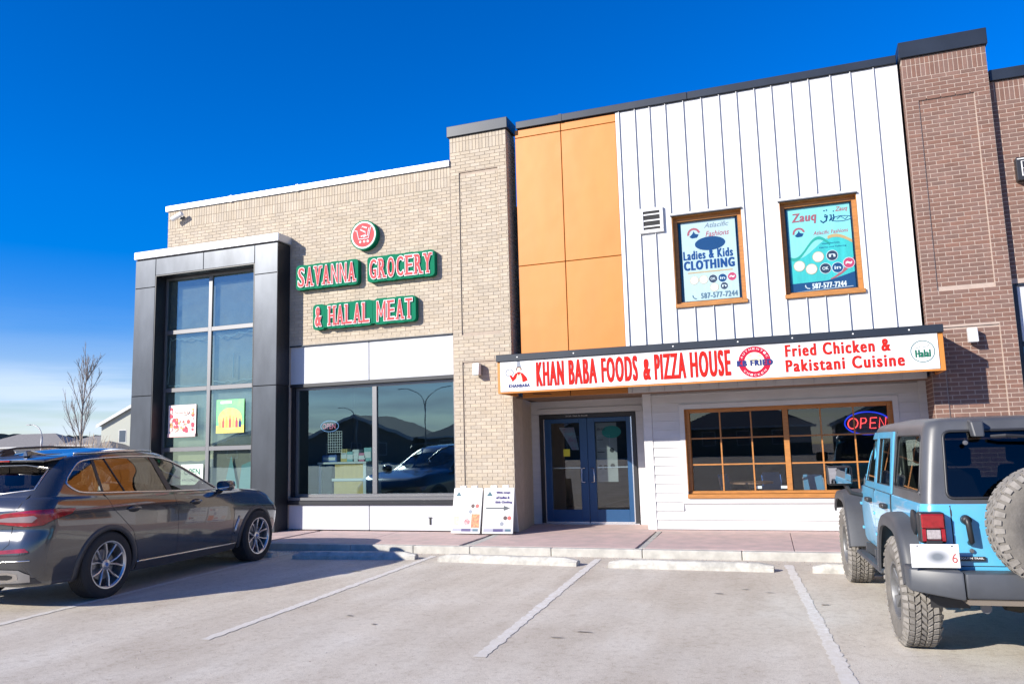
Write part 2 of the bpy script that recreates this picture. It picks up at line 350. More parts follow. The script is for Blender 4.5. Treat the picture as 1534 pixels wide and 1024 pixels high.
# dark oil spots and a few scraps of grit
M_oil = mat('oil_stain_dark', (.15,.135,.12), .6, col2=(.34,.31,.27), vscale=30)
for (x, y, rx, ry) in ((-1.95,-7.05,.10,.028),(-2.12,-7.3,.07,.02),(-1.33,-8.85,.05,.02),(-1.22,-8.98,.055,.03),(-1.02,-9.0,.02,.012),(-.9,-9.02,.02,.01),(-4.4,-6.9,.05,.02),(-3.95,-7.2,.035,.02),(-1.0,-5.0,.07,.02),(-.75,-4.7,.05,.02),(-.5,-4.85,.05,.018),(-5.95,-4.3,.12,.03),(.05,-5.4,.05,.02)):
    b = MB(); rr = random.Random(int(x*1000)); k = 16
    b.add([(x+rx*(.45+.7*rr.random())*math.cos(i*2*math.pi/k), y+ry*(.45+.7*rr.random())*math.sin(i*2*math.pi/k), G+.0075) for i in range(k)], [tuple(range(k))])
    o = b.build('oil_stain', M_oil, recalc=False); o['kind'] = 'structure'
b = MB(); rr = random.Random(5)
for i in range(2600):
    x = rr.uniform(-9, 3.5); y = -2.46-abs(rr.gauss(0,.18)) if i % 3 else rr.uniform(-10,-2.6); s_ = rr.uniform(.003,.010)
    if i % 3 == 0: s_ *= .8
    b.add([(x-s_,y-s_,G),(x+s_,y-s_*.6,G),(x+s_*.4,y+s_,G),(x,y,G+s_*.9)], [(0,1,3),(1,2,3),(2,0,3)])
o = b.build('loose_grit', mat('grit', (.34,.30,.26), .95, island=.3)); o['kind'] = 'stuff'

# parking stops
def stop(x0, y0, x1, y1, label):
    c = Vector(((x0+x1)/2, (y0+y1)/2, G)); L_ = math.hypot(x1-x0, y1-y0)/2; a = math.atan2(y1-y0, x1-x0)
    b = MB(); k = 12; vs = []; rr = random.Random(int(x0*77)); prof = [(0,0),(.005,.05),(.03,.09),(.05,.105),(.13,.105),(.15,.09),(.17,.05),(.175,0)]
    for i in range(k+1):
        x = -L_+2*L_*i/k; e = .035 if i in (0,k) else 0
        for (py, pz) in prof: vs.append((x, py+rr.uniform(-.003,.003), max(0,pz-e*(pz>.08))+(rr.uniform(-.003,.003) if pz > 0 else 0)))
    q = len(prof); fs = [(i*q+j, i*q+j+1, (i+1)*q+j+1, (i+1)*q+j) for i in range(k) for j in range(q-1)]+[tuple(range(q)), tuple(reversed([k*q+j for j in range(q)]))]
    fs += [(i*q, (i+1)*q, (i+1)*q+q-1, i*q+q-1) for i in range(k)]
    b.add(vs, fs); o = b.build('parking_stop', mat('stop_concrete', (.53,.51,.455), .9, var=.38, vscale=9, bump=.5, bscale=60))
    o.location = c; o.rotation_euler = (0,0,a); tag(o, label, 'parking stop', 'concrete parking stops along the kerb')
    for sx in (-.7, .7):
        rb = MB().lathe([(0,.007),(.012,.007),(.015,0)], 10, Matrix.Translation((sx*L_,.09,.100)) @ Matrix.Rotation(R(90),4,'X')).build('anchor_pin', mat('rusty_pin', (.12,.07,.05), .8), o)
stop(-10.1,-3.40,-8.05,-3.30,'concrete parking stop at the front wheel of the grey SUV')
stop(-7.62,-3.36,-5.62,-3.13,'concrete parking stop lying in the dark shadow of the grey SUV, its right end sunlit')
stop(-5.18,-3.26,-3.05,-3.37,'pale sunlit parking stop in front of the two sandwich boards')
stop(-2.60,-3.41,-.50,-3.44,'pale parking stop with a dark gap beneath, left below the wooden window')
stop(-.05,-3.41,2.0,-3.45,'parking stop in front of the blue off-road car, only its left end showing')

# ------------------------------------------------------------ brick tools
CH = .0667; BL = .2033
def unit_brick(name, L_, H_, D_=.02):
    me = MB().box(-L_/2, L_/2, -D_, 0, -H_/2, H_/2).mesh(name); return me
class Wall:
    """Brick faces on a vertical plane. o: origin (x,y), d: unit direction along, outward normal is (d.y,-d.x)."""
    def __init__(s, o, d, j=.005):
        s.j = j
        s.o = Vector((o[0], o[1], 0)); s.d = Vector((d[0], d[1], 0)).normalized(); s.n = Vector((s.d.y, -s.d.x, 0)); s.items = []
    def brick(s, u0, u1, z0, z1, off=0): s.items.append((u0, u1, z0, z1, off))
    def field(s, u0, u1, z0, z1, holes=(), off=0, zref=0, uref=0):
        k = math.ceil((z0-zref)/CH-1e-6); z = zref+k*CH
        while z+CH <= z1+.012:
            sh = BL/2 if k % 2 else 0
            i = math.floor((u0-uref-sh)/BL)
            while True:
                a = uref+sh+i*BL; c = a+BL; i += 1
                if a >= u1: break
                a = max(a, u0); c = min(c, u1)
                spans = [(a, c)]
                for (h0, h1, hz0, hz1) in holes:
                    if z+CH*.5 > hz0 and z+CH*.5 < hz1:
                        ns = []
                        for (p, q) in spans:
                            if q <= h0 or p >= h1: ns.append((p, q)); continue
                            if p < h0: ns.append((p, h0))
                            if q > h1: ns.append((h1, q))
                        spans = ns
                for (p, q) in spans:
                    if q-p > .025: s.brick(p+s.j, q-s.j, z+s.j, z+CH-s.j, off)
            z += CH; k += 1
    def soldier(s, u0, u1, z0, z1, off=0):
        k = max(1, round((u1-u0)/CH)); wd = (u1-u0)/k
        for i in range(k): s.brick(u0+i*wd+s.j, u0+(i+1)*wd-s.j, z0+s.j, z1-s.j, off)
def emit_bricks(walls, m, part, limit=300, proud=.007):
    """nearest to the street = separate bricks; the rest = one brickwork part"""
    allb = []
    ref = Vector((0,-14,1.5))
    for w_ in walls:
        for it in w_.items:
            p = w_.o+w_.d*((it[0]+it[1])/2)+Vector((0,0,(it[2]+it[3])/2)); allb.append(((p-ref).length/math.sqrt((it[1]-it[0])*(it[3]-it[2])), w_, it))
    allb.sort(key=lambda q: q[0])
    cache = {}
    def M_of(w_): return Matrix((( w_.d.x,-w_.n.x,0,0),(w_.d.y,-w_.n.y,0,0),(0,0,1,0),(0,0,0,1)))
    rr = random.Random(3)
    for (_, w_, (u0,u1,z0,z1,off)) in allb[:limit]:
        key = (round(u1-u0,2), round(z1-z0,2))
        if key not in cache:
            me = MB().box(-(u1-u0)/2, (u1-u0)/2, -proud, .012, -(z1-z0)/2, (z1-z0)/2).mesh('brick'); me.materials.append(m); cache[key] = me
        o = bpy.data.objects.new('brick', cache[key]); COL.objects.link(o); o.parent = part
        M_ = M_of(w_); M_.translation = w_.o+w_.d*((u0+u1)/2)+w_.n*(off+rr.uniform(-.2,.2)*proud)+Vector((0,0,(z0+z1)/2)); o.matrix_local = M_
    b = MB()
    for (_, w_, (u0,u1,z0,z1,off)) in allb[limit:]:
        M_ = M_of(w_); M_.translation = w_.o+w_.n*(off+rr.uniform(-.2,.2)*proud)
        b.box(u0, u1, -proud, .012, z0, z1, M_)
    if b.v: o = b.build('brickwork', m, part, recalc=False); o['kind'] = 'stuff'
def reroot(root, loc):
    loc = Vector(loc)
    for c in kids(root): c.location = c.location-loc
    root.location = loc
def bx(name, mat_, parent, x0, x1, y0, y1, z0, z1, bevel=0, **k):
    return MB().box(x0,x1,y0,y1,z0,z1).build(name, mat_, parent, bevel=bevel, **k)

# ============================================================ GROCERY BUILDING
gro = thing('grocery_building', 'beige brick shop building on the left with a dark metal entrance tower', 'building')
YB = -.5
b = MB(); mort = YB+.0035
XL, XP, XR = -13.03, -6.12, -4.953
# backing, built round the openings
b.box(XL, -9.76, mort, YB+.3, 0, 6.92)
b.box(-9.76, XP, mort, YB+.3, 3.67, 6.92)
gx0, gx1 = -5.93, -5.135
for (x0,x1,z0,z1,r) in ((XP,gx0,0,7.5,0),(gx1,XR,0,7.5,0),(gx0,gx1,6.775,7.5,0),(gx0,gx1,3.10,3.62,0),(gx0,gx1,0,.78,0),(gx0,gx1,.78,3.10,.02),(gx0,gx1,3.62,6.775,.02)):
    b.box(x0, x1, mort+r, YB+.3, z0, z1)
b.box(XR-.3, XR-.007, YB+.3, .0, 0, 7.5)
b.hull([(XR-.3,0,0),(XR-.007,0,0),(-5.157,1.1,0),(-5.46,1.1,0)], [(XR-.3,0,2.4),(XR-.007,0,2.4),(-5.157,1.1,2.4),(-5.46,1.1,2.4)])
b.box(XL, XL+.3, YB+.3, 9, 0, 6.92)
wall = b.build('brick_wall', M_bmort, gro)
W1 = Wall((0,YB),(1,0),.0042)
zs = 6.92-.30
W1.soldier(XL, XP, zs+.10, 6.92); W1.soldier(XL, XP, zs-.10, zs+.10)
hol = [(-13.5,-9.79,-1,5.78)]
W1.field(XL, XP, 0, zs-.10, zref=(zs-.10)%CH, holes=[(-9.76,XP,-1,3.67),(-13.45,-9.80,-1,5.75)])
W1.soldier(-9.76, XP, 3.67-.0, 3.67+.0667)
zt = 7.50
W1.soldier(XP, XR, zt-.10, zt); W1.soldier(XP, XR, zt-.31, zt-.10)
W1.field(XP, XR, 0, zt-.31, zref=(zt-.31)%CH, holes=[(gx0,gx1,3.62,6.775),(gx0,gx1,.78,3.10)])
W1.field(gx0+.004, gx1-.004, 3.62, 6.775, off=-.02, zref=(zt-.31)%CH); W1.field(gx0+.004, gx1-.004, .78, 3.10, off=-.02, zref=(zt-.31)%CH)
W2 = Wall((XR, YB),(0,1)); W2.field(0, .5, 2.4, zt-.05)
W3 = Wall((XR, YB),(-.20,1.6)); W3.field(0.0, 1.6, 0, 2.4)
emit_bricks([W1, W2, W3], M_beige, wall, 300, proud=.0035)
bx('parapet_cap', M_lcap, gro, XL-.05, XP, YB-.045, YB+.35, 6.925, 7.05, bevel=.008)
bx('parapet_cap', M_cap, gro, XP-.04, XR+.05, YB-.05, YB+.45, 7.505, 7.72, bevel=.008)
for x in (-11.3, -9.6, -7.9): bx('cap_seam', M_lcap, gro, x-.03, x+.03, YB-.052, YB+.35, 6.918, 7.056)
# window band
for (x0,x1) in ((-9.76,-7.945),(-7.93,XP-.005)):
    bx('spandrel_panel', M_greypanel, gro, x0, x1, YB+.02, YB+.06, 2.885, 3.645, bevel=.006)
    bx('base_panel', M_greypanel, gro, x0, x1, YB+.01, YB+.06, .02, .495, bevel=.006)
bx('flashing', M_cap, gro, -9.76, XP-.003, YB-.02, YB+.07, 3.647, 3.668)
bx('panel_backing', M_joint, gro, -9.76, XP-.002, YB+.061, YB+.12, 2.885, 3.646); bx('panel_backing', M_joint, gro, -9.76, XP-.002, YB+.061, YB+.12, 0, .5)
b = MB(); b.box(-6.66,-6.63,YB-.005,YB+.02,.13,.25).box(-6.68,-6.61,YB-.005,YB+.02,.25,.265); b.build('hose_tap', M_black, gro)
win = thing('window', None, None); win.parent = gro
del win
def window(root, x0, x1, z0, z1, y, xs, zs, fw, m_frame, m_pane, depth=.06, name='window', mw=None):
    f = MB(); f.box(x0,x1,y,y+depth,z0,z0+fw).box(x0,x1,y,y+depth,z1-fw,z1).box(x0,x0+fw,y,y+depth,z0+fw,z1-fw).box(x1-fw,x1,y,y+depth,z0+fw,z1-fw)
    fr = f.build(name, m_frame, root, bevel=.003)
    mw = mw or fw
    for x in xs: MB().box(x-mw/2,x+mw/2,y+.003,y+depth-.003,z0+fw,z1-fw).build('mullion', m_frame, fr, bevel=.003)
    X = [x0+fw]+[v for x in xs for v in (x-mw/2, x+mw/2)]+[x1-fw]; Z = [z0+fw]+[v for z in zs for v in (z-mw/2, z+mw/2)]+[z1-fw]
    for z in zs:
        for i in range(0,len(X),2): MB().box(X[i],X[i+1],y+.005,y+depth-.005,z-mw/2,z+mw/2).build('transom', m_frame, fr, bevel=.003)
    for i in range(0,len(X),2):
        for j in range(0,len(Z),2):
            MB().quad((X[i],y+depth*.6,Z[j]),(X[i+1],y+depth*.6,Z[j]),(X[i+1],y+depth*.6,Z[j+1]),(X[i],y+depth*.6,Z[j+1])).build('pane', m_pane, fr, recalc=False)
    return fr
for o in [o for o in bpy.data.objects if o.name == 'window' and o.type == 'EMPTY']: bpy.data.objects.remove(o)
wy = YB+.10
b = MB(); b.box(-9.76, XP-.003, YB+.01, YB+.2, 2.82, 2.884); b.build('window_head', M_gdark, gro)
window(gro, -9.68, XP-.004, .64, 2.818, wy, (-7.87,), (), .055, M_frame, M_g1, mw=.10)
b = MB(); b.box(-9.76, -9.682, YB+.05, YB+.2, .64, 2.818); b.build('window_jamb', M_gdark, gro)
bx('window_sill', M_frame, gro, -9.76, XP-.003, YB-.03, YB+.12, .575, .638, bevel=.006)
bx('sill_flashing', M_gdark, gro, -9.76, XP-.003, YB-.045, YB+.12, .498, .572, bevel=.004)
# tower
TX0, TX1, TY, TZ = -13.49, -9.78, -.92, 5.95
OX0, OX1, OZ0, OZ1 = -12.93, -10.345, .35, 5.385
b = MB()
b.box(TX0+.02, OX0, TY+.02, TY+.4, 0, 5.76); b.box(OX1, TX1-.02, TY+.02, 2.0, 0, 5.76); b.box(OX0, OX1, TY+.02, TY+.4, OZ1, 5.76); b.box(OX0, OX1, TY+.02, TY+.4, 0, OZ0)
b.box(TX0+.02, TX0+.2, TY+.4, 2.0, 0, 5.76); b.box(TX0+.2, OX1, 1.9, 2.0, 0, 5.76); b.box(TX0+.02,TX1-.02,TY+.02,2.0,5.76,5.80)
tw = b.build('tower_core', M_joint, gro)
g_ = .006
def clad(x0,x1,z0,z1,y=TY): bx('cladding_panel', M_gun, gro, x0+g_, x1-g_, y, y+.02, z0+g_, z1-g_, bevel=.004)
zr = [0, .55, 2.80, 5.14, 5.76]
for a, c in zip(zr[:-1], zr[1:]):
    clad(TX0, OX0, a, c); 
zr = [0, .55, 2.86, 5.14, 5.76]
for a, c in zip(zr[:-1], zr[1:]): clad(OX1, TX1, a, c)
clad(OX0, -11.65, OZ1, 5.76); clad(-11.65, OX1, OZ1, 5.76); clad(OX0, -11.65, 0, OZ0); clad(-11.65, OX1, 0, OZ0)
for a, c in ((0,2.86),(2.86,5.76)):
    bx('cladding_panel', M_gdark, gro, TX1-.02, TX1, TY+.004, YB+.0, a+g_, c-g_, bevel=.003)  # right flank: its shade is put into the colour, near-black instead of gunmetal
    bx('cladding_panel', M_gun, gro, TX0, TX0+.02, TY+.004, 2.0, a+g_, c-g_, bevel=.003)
bx('tower_cap', M_lcap, gro, TX0-.03, TX1+.03, TY-.03, 2.02, 5.785, TZ, bevel=.01)
# tower opening lining (dark reveals) and window
b = MB(); yb_ = TY+.34
b.box(OX0-.002, OX0+.02, TY+.003, yb_, OZ0, OZ1); b.box(OX0+.02, OX1-.02, TY+.003, yb_, OZ1-.02, OZ1+.002); b.box(OX1-.02, OX1+.002, TY+.003, yb_, OZ0, OZ1); b.box(OX0+.02, OX1-.02, TY+.003, yb_, OZ0, OZ0+.02)
b.build('reveal_lining', M_gdark, gro)
tower_win = window(gro, OX0+.02, OX1-.02, OZ0+.02, OZ1-.02, TY+.29, (-11.70,), (1.655, 2.915, 4.165), .05, M_frame, M_g1, mw=.09, depth=.05)
# silvery sealing film edges stuck in the tower panes
b = MB(); rr = random.Random(2); yy = TY+.335
def squig(p0, p1, amp):
    P = []
    for i in range(13):
        t_ = i/12; P.append((p0[0]+(p1[0]-p0[0])*t_+rr.uniform(-amp,amp)*.5, yy, p0[1]+(p1[1]-p0[1])*t_+rr.uniform(-amp,amp)))
    b.tube(P, .012, 5)
squig((-12.80,4.02),(-11.80,3.98),.035); squig((-12.78,4.0),(-12.82,3.02),.03); squig((-12.80,3.0),(-11.78,2.99),.02)
squig((-11.5,3.98),(-10.45,4.06),.035); squig((-11.6,3.03),(-10.45,3.05),.03); squig((-10.45,4.0),(-10.46,3.05),.02); squig((-11.1,3.6),(-11.1,3.1),.01)
b.build('plastic_film_edge', mat('film_white', (.45,.48,.48), .3), gro)
MF_ = bpy.data.materials.new('cloudy_film'); MF_.use_nodes = True; t = MF_.node_tree; n = t.nodes; l = t.links.new; n.clear()
o_ = n.new('ShaderNodeOutputMaterial'); tr = n.new('ShaderNodeBsdfTransparent'); df_ = n.new('ShaderNodeBsdfDiffuse'); df_.inputs[0].default_value = (.42,.44,.48,1); mx_ = n.new('ShaderNodeMixShader')
g = n.new('ShaderNodeNewGeometry'); fm = ramp(nzn(1.6, (1,1,1.4), det=7, ro=.65), [(.35,(.06,.06,.06)),(.65,(.42,.42,.42))]); l(fm, mx_.inputs[0]); l(tr.outputs[0], mx_.inputs[1]); l(df_.outputs[0], mx_.inputs[2]); l(mx_.outputs[0], o_.inputs[0])
for (fa, fb) in ((OX0+.08, -11.76), (-11.64, OX1-.08)):
    for (za, zb2) in ((1.72,2.86),(2.98,4.1),(4.24,5.3)): MB().quad((fa,TY+.36,za),(fb,TY+.36,za),(fb,TY+.375,zb2),(fa,TY+.365,zb2)).build('cloudy_film', MF_, gro, recalc=False)
# inside of the grocery
b = MB()
b.box(-13.0, -5.6, 4.4, 4.5, 0, 5.7); b.box(-13.0, -5.6, TY+.5, 4.5, -.02, .004)
b.box(-9.75,-5.3,-.19,4.5,3.0,3.1); b.box(-13.2,-9.78,TY+.42,4.4,5.62,5.7); b.box(-5.60,-5.50,-.19,4.5,0,3.0)
b.build('room_shell', M_roomw, gro)
bx('roof', mat('roof_membrane', (.25,.25,.25), .9), gro, XL+.3, XR-.3, -.15, 9, 6.3, 6.4)
reroot(gro, (-9, 0, 0))

# shelving, counter and goods behind the wide window
cnt = thing('shop_counter', 'yellow wooden shop counter with white edges seen through the wide teal window', 'counter', (-8.57,-.02,0))
def cb(name, m_, x0,x1,y0,y1,z0,z1): return bx(name, m_, cnt, x0+0,x1+0,y0,y1,z0,z1, bevel=.005)
M_yw = mat('yellow_board', (.70,.46,.14), .5, var=.12, vscale=4, stretch=(4,4,.6))
cb('front_panel', M_yw, -.38,.30,-.12,-.09,0,.93); cb('front_panel', M_yw, -.36,.30,-.12,-.09,.985,1.27)
cb('edge_rail', M_pwhite, -.42,.30,-.14,-.085,.93,.985); cb('counter_top', M_pwhite, -.75,.38,-.15,.5,1.27,1.31); cb('end_panel', M_pwhite, .30,.37,-.14,.45,0,1.27); cb('leg', M_pwhite, -.73,-.69,-.13,-.08,0,1.27)
cb('glass_front', M_g2, -.69,-.43,-.12,-.11,.02,1.26)
rr = random.Random(12)
M_boxes = [mat('carton_teal', (.25,.45,.45), .6), mat('carton_pale', (.6,.62,.6), .6), mat('carton_pink', (.6,.2,.3), .6), mat('carton_yellow', (.6,.45,.15), .6), mat('carton_blue', (.08,.15,.4), .6)]
gl = [('yellow carton standing on the shop counter, left of the pale boxes',3,-.30,.16,.26),('teal and white box on the counter beside the yellow carton',0,-.06,.18,.20),('pale box in the middle of the counter top',1,.14,.16,.24),('pink round-cornered carton on the counter near its right end',2,.36,.20,.17),('stack of pale green packets at the right end of the counter',0,.58,.18,.27),('low blue box at the far left of the glass counter',4,-.85,.35,.14)]
for lb, mi, x, w_, h in gl:
    e = thing('carton', lb, 'carton', (-8.57+x*.62, .0, 1.31), 0, 'goods standing on the shop counter')
    MB().box(-w_/2,w_/2,-.08,.08,0,h).build('box_body', M_boxes[mi], e, bevel=.01); MB().box(-w_/2*.8,w_/2*.8,-.084,-.0805,h*.25,h*.7).build('printed_label', M_pwhite, e)
neon = thing('neon_open_sign', 'small oval pink and blue OPEN light hanging inside the grocery window', 'sign', (-9.04,-.16,2.03))
b = MB(); b.tube([(.21*math.cos(a*.2618), .0, .11*math.sin(a*.2618)) for a in range(24)], .007, 6, closed=True); b.build('neon_ring', mat('neon_pale_blue', (.2,.3,.6), .4, emit=(.35,.55,1), estr=.35), neon)
text('OPEN', -.16, .14, -.055, .055, -.01, mat('neon_pink', (.8,.2,.3), .4, emit=(1,.25,.35), estr=.5), neon, 'neon_letters', off=-.01)
gr = thing('wire_rack', 'small white wire grid hanging under the oval light in the grocery window', 'wire rack', (-8.93,-.14,1.50))
b = MB()
for i in range(7): b.box(-.16+i*.053,-.152+i*.053,0,.006,0,.42)
for i in range(9): b.box(-.16,.17,-.007,-.001,i*.052,i*.052+.008)
b.build('grid', M_pwhite, gr)

# ============================================================ RESTAURANT BUILDING
res = thing('restaurant_building', 'shop building with tall orange panels and white standing-seam upper wall above blue glass doors', 'building')
core = MB(); TT = 7.66
# upper core behind the panels with holes for the two windows
W_HOLES = [(-1.99,-.80,3.90,5.515),(-.155,1.055,3.90,5.53)]
core.box(-4.95,1.86,.03,.3,5.535,TT-.01); core.box(-4.95,1.86,.03,.3,2.42,3.88)
core.box(-4.95,-2.0,.03,.3,3.88,5.535); core.box(-.79,-.165,.03,.3,3.88,5.535); core.box(1.065,1.86,.03,.3,3.88,5.535)
core.build('upper_wall', M_joint, res)
orx = [-4.945,-4.008,-2.935]; orz = [2.405, 4.931, 7.486, 7.655]
for i in range(2):
    for j in range(3): bx('orange_panel', M_orange, res, orx[i]+.006, orx[i+1]-.006, .002, .03, orz[j]+.006, orz[j+1]-.006, bevel=.006)
bx('corner_trim', M_white, res, -2.935, -2.873, -.012, .03, 2.405, 7.655, bevel=.003)
sx = [-2.865,-2.567,-2.293,-2.003,-1.678,-1.358,-1.044,-.743,-.438,-.152,.166,.457,.811,1.127,1.49,1.855]
for a, c in zip(sx[:-1], sx[1:]):
    # split panel boards round the windows
    spans = [(2.405, 7.655)]
    for (h0,h1,z0,z1) in [(-2.0,-.785,3.86,5.60),(-.165,1.065,3.86,5.62)]:
        mid = (a+c)/2
        if h0-.02 < mid < h1+.02:
            ns = []
            for (p,q) in spans:
                if p < z0: ns.append((p, z0))
                if q > z1: ns.append((z1, q))
            spans = ns
    # the boards that only partly overlap a window are cut along x instead
    cuts_ = [(-2.0,-.785,3.86,5.60),(-.165,1.065,3.86,5.62)]
    for (p, q) in spans:
        b = MB(); b.box(a+.004, c-.001, .0, .03, p, q)
        b.build('standing_seam_panel', M_white, res, bevel=.002)
        MB().box(a-.008, a+.003, -.030, .031, p, q).build('seam_rib', M_white, res)
# flat trim filling around windows
for (h0,h1,z0,z1) in [(-2.003,-.743,3.86,5.60),(-.165,1.127,3.86,5.62)]:
    wx0, wx1, wz0, wz1 = (-1.997,-.795,3.867,5.523) if h0 < -1 else (-.162,1.058,3.865,5.537)
    b = MB(); b.box(h0, h1-.006, -.006, .03, wz1+.004, z1-.002); b.box(wx1+.001, h1-.006, -.006, .03, z0+.002, wz1+.003); b.build('window_trim', M_white, res, bevel=.003)
    bx('drip_flashing', M_frame, res, h0-.02, wx1+.02, -.05, .0, wz1+.004, wz1+.022)
    # wood lining
    b = MB(); t_ = .035; yd = .13
    t_ = .075; b.box(wx0+.002, wx0+t_, .085, .2, wz0+.06, wz1-.002); b.box(wx1-t_, wx1-.002, .085, .2, wz0+.06, wz1-.002); b.box(wx0+t_, wx1-t_, .085, .2, wz1-.085, wz1-.002); b.box(wx0+t_,wx1-t_,.075,.2,wz0+.055,wz0+.10)
    b.box(wx0+.0005, wx0+.012, -.004, .084, wz0+.06, wz1-.002); b.box(wx1-.012, wx1-.0005, -.004, .084, wz0+.06, wz1-.002); b.box(wx0+.012, wx1-.012, -.004, .084, wz1-.014, wz1-.001)
    b.build('wood_frame', M_wood, res, bevel=.004)
    bx('wood_sill', M_wood, res, wx0-.01, wx1+.02, -.05, .12, wz0-.01, wz0+.058, bevel=.005)
    window(res, wx0+t_-.005, wx1-t_+.005, wz0+.095, wz1-.08, .105, (), (), .02, M_black, M_g2, depth=.04)
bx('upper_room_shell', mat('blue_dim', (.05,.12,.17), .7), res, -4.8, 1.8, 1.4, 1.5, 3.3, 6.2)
# vent
b = MB(); b.box(-2.58,-2.14,-.055,-.002,5.27,5.33).box(-2.58,-2.14,-.055,-.002,5.67,5.73).box(-2.58,-2.50,-.055,-.002,5.33,5.67).box(-2.20,-2.14,-.055,-.002,5.33,5.67)
v_ = b.build('wall_vent', M_white, res, bevel=.004)
for k in range(3): MB().prism_x([(-.05,5.375+k*.11),(-.037,5.395+k*.11),(-.037,5.405+k*.11),(-.05,5.39+k*.11)], -2.497, -2.203).build('louvre', M_white, v_)
bx('vent_back', M_joint, v_, -2.499,-2.201,-.035,-.0015,5.331,5.669)
# top cap
bx('parapet_cap', M_cap, res, -4.90, -1.6, -.05, .4, 7.662, 7.80, bevel=.006); bx('parapet_cap', M_cap, res, -1.595, 1.84, -.05, .4, 7.662, 7.80, bevel=.006)
for x in (-4.0,): bx('cap_seam', M_cap, res, x-.03, x+.03, -.056, .4, 7.66, 7.805)
# the upper wall stands .15 m behind the brick pilasters' faces
KW = 13.65/14; ZC = 1.4917; seen = set()
for c_ in kids(res):
    for o_ in [c_]+kids(c_):
        if o_.data.name in seen: continue
        seen.add(o_.data.name)
        for v_ in o_.data.vertices: v_.co = (v_.co.x*KW, v_.co.y-.35, ZC+(v_.co.z-ZC)*KW)
bx('soffit', mat('soffit_brown', (.20,.13,.09), .8), res, -4.95, 1.86, -.318, 1.2, 2.386, 2.41)
YL = .24
bx('lower_wall_core', M_joint, res, -2.72, 1.85, YL+.02, YL+.15, 0, 2.395) if False else None
b = MB(); WX0,WX1,WZ0,WZ1 = -2.003,1.34,.54,2.082
b.box(-2.72, WX0, YL+.012, YL+.12, 0, 2.395); b.box(WX1, 1.86, YL+.012, YL+.12, 0, 2.395); b.box(WX0, WX1, YL+.012, YL+.12, 0, WZ0); b.box(WX0, WX1, YL+.012, YL+.12, WZ1, 2.395)
b.box(-2.72,-2.6,YL+.12,1.1,0,2.395)
b.build('lower_wall', M_dirtywhite, res)
pitch = .1565; k = 0; z = .014
tr = .09
while z < 2.38:
    z1_ = min(z+pitch, 2.39)
    spans = [(-2.575, 1.735)]
    if z1_ > WZ0-tr+.02 and z < WZ1+tr-.02: spans = [(-2.575, WX0-tr), (WX1+tr, 1.735)]
    for (p, q) in spans:
        # each board leans: bottom proud
        MB().prism_x([(YL-.014,z),(YL+.011,z),(YL+.011,z1_-.004),(YL+.004,z1_-.004)], p, q).build('siding_board', M_dirtywhite, res)
    z += pitch
bx('corner_board', M_dirtywhite, res, -2.735, -2.578, YL-.018, YL+.3, 0, 2.39, bevel=.004); bx('corner_board', M_dirtywhite, res, 1.738, 1.87, YL-.018, YL+.012, 0, 2.39, bevel=.004)
b = MB(); b.box(WX0-tr,WX0-.002,YL-.016,YL+.012,WZ0-tr,WZ1+tr).box(WX1+.002,WX1+tr,YL-.016,YL+.012,WZ0-tr,WZ1+tr).box(WX0-.002,WX1+.002,YL-.016,YL+.012,WZ1+.002,WZ1+tr).box(WX0-.002,WX1+.002,YL-.016,YL+.012,WZ0-tr,WZ0-.002)
b.build('window_trim', M_dirtywhite, res, bevel=.003)
# wooden window with muntins
b = MB(); f_ = .075
b.box(WX0,WX0+f_,YL+.06,YL+.2,WZ0+.12,WZ1-.001).box(WX1-f_,WX1,YL+.06,YL+.2,WZ0+.12,WZ1-.001).box(WX0+f_,WX1-f_,YL+.06,YL+.2,WZ1-.065,WZ1-.001); b.box(WX0+.001,WX0+.012,YL-.022,YL+.059,WZ0+.12,WZ1-.001).box(WX1-.012,WX1-.001,YL-.022,YL+.059,WZ0+.12,WZ1-.001).box(WX0+.012,WX1-.012,YL-.022,YL+.059,WZ1-.013,WZ1-.001)
ww = b.build('wooden_window', M_wood, res, bevel=.005)
MB().box(WX0-.01,WX1+.01,YL-.05,YL+.14,WZ0,WZ0+.07).box(WX0,WX1,YL+.05,YL+.2,WZ0+.073,WZ0+.119).build('sill', M_wood, ww, bevel=.005)
xc = -.322
MB().box(xc-.045,xc+.045,YL+.065,YL+.16,WZ0+.12,WZ1-.065).build('mullion', M_wood, ww, bevel=.004)
ga = (WX0+f_, xc-.045); gb_ = (xc+.045, WX1-f_); z0_ = WZ0+.12; z1_ = WZ1-.065
for (p, q) in (ga, gb_):
    for i in (1,2):
        x = p+(q-p)*i/3; MB().box(x-.012,x+.012,YL+.085,YL+.115,z0_,z1_).build('muntin', M_wood, ww)
    for zz in (1.112,1.565): MB().box(p,q,YL+.087,YL+.113,zz-.012,zz+.012).build('muntin', M_wood, ww)
    for i in range(3):
        for (u0,u1) in ((z0_,1.10),(1.124,1.553),(1.577,z1_)):
            a_ = p+(q-p)*i/3+.012; c_ = p+(q-p)*(i+1)/3-.012
            MB().quad((a_,YL+.10,u0),(c_,YL+.10,u0),(c_,YL+.10,u1),(a_,YL+.10,u1)).build('pane', M_g2, ww, recalc=False)
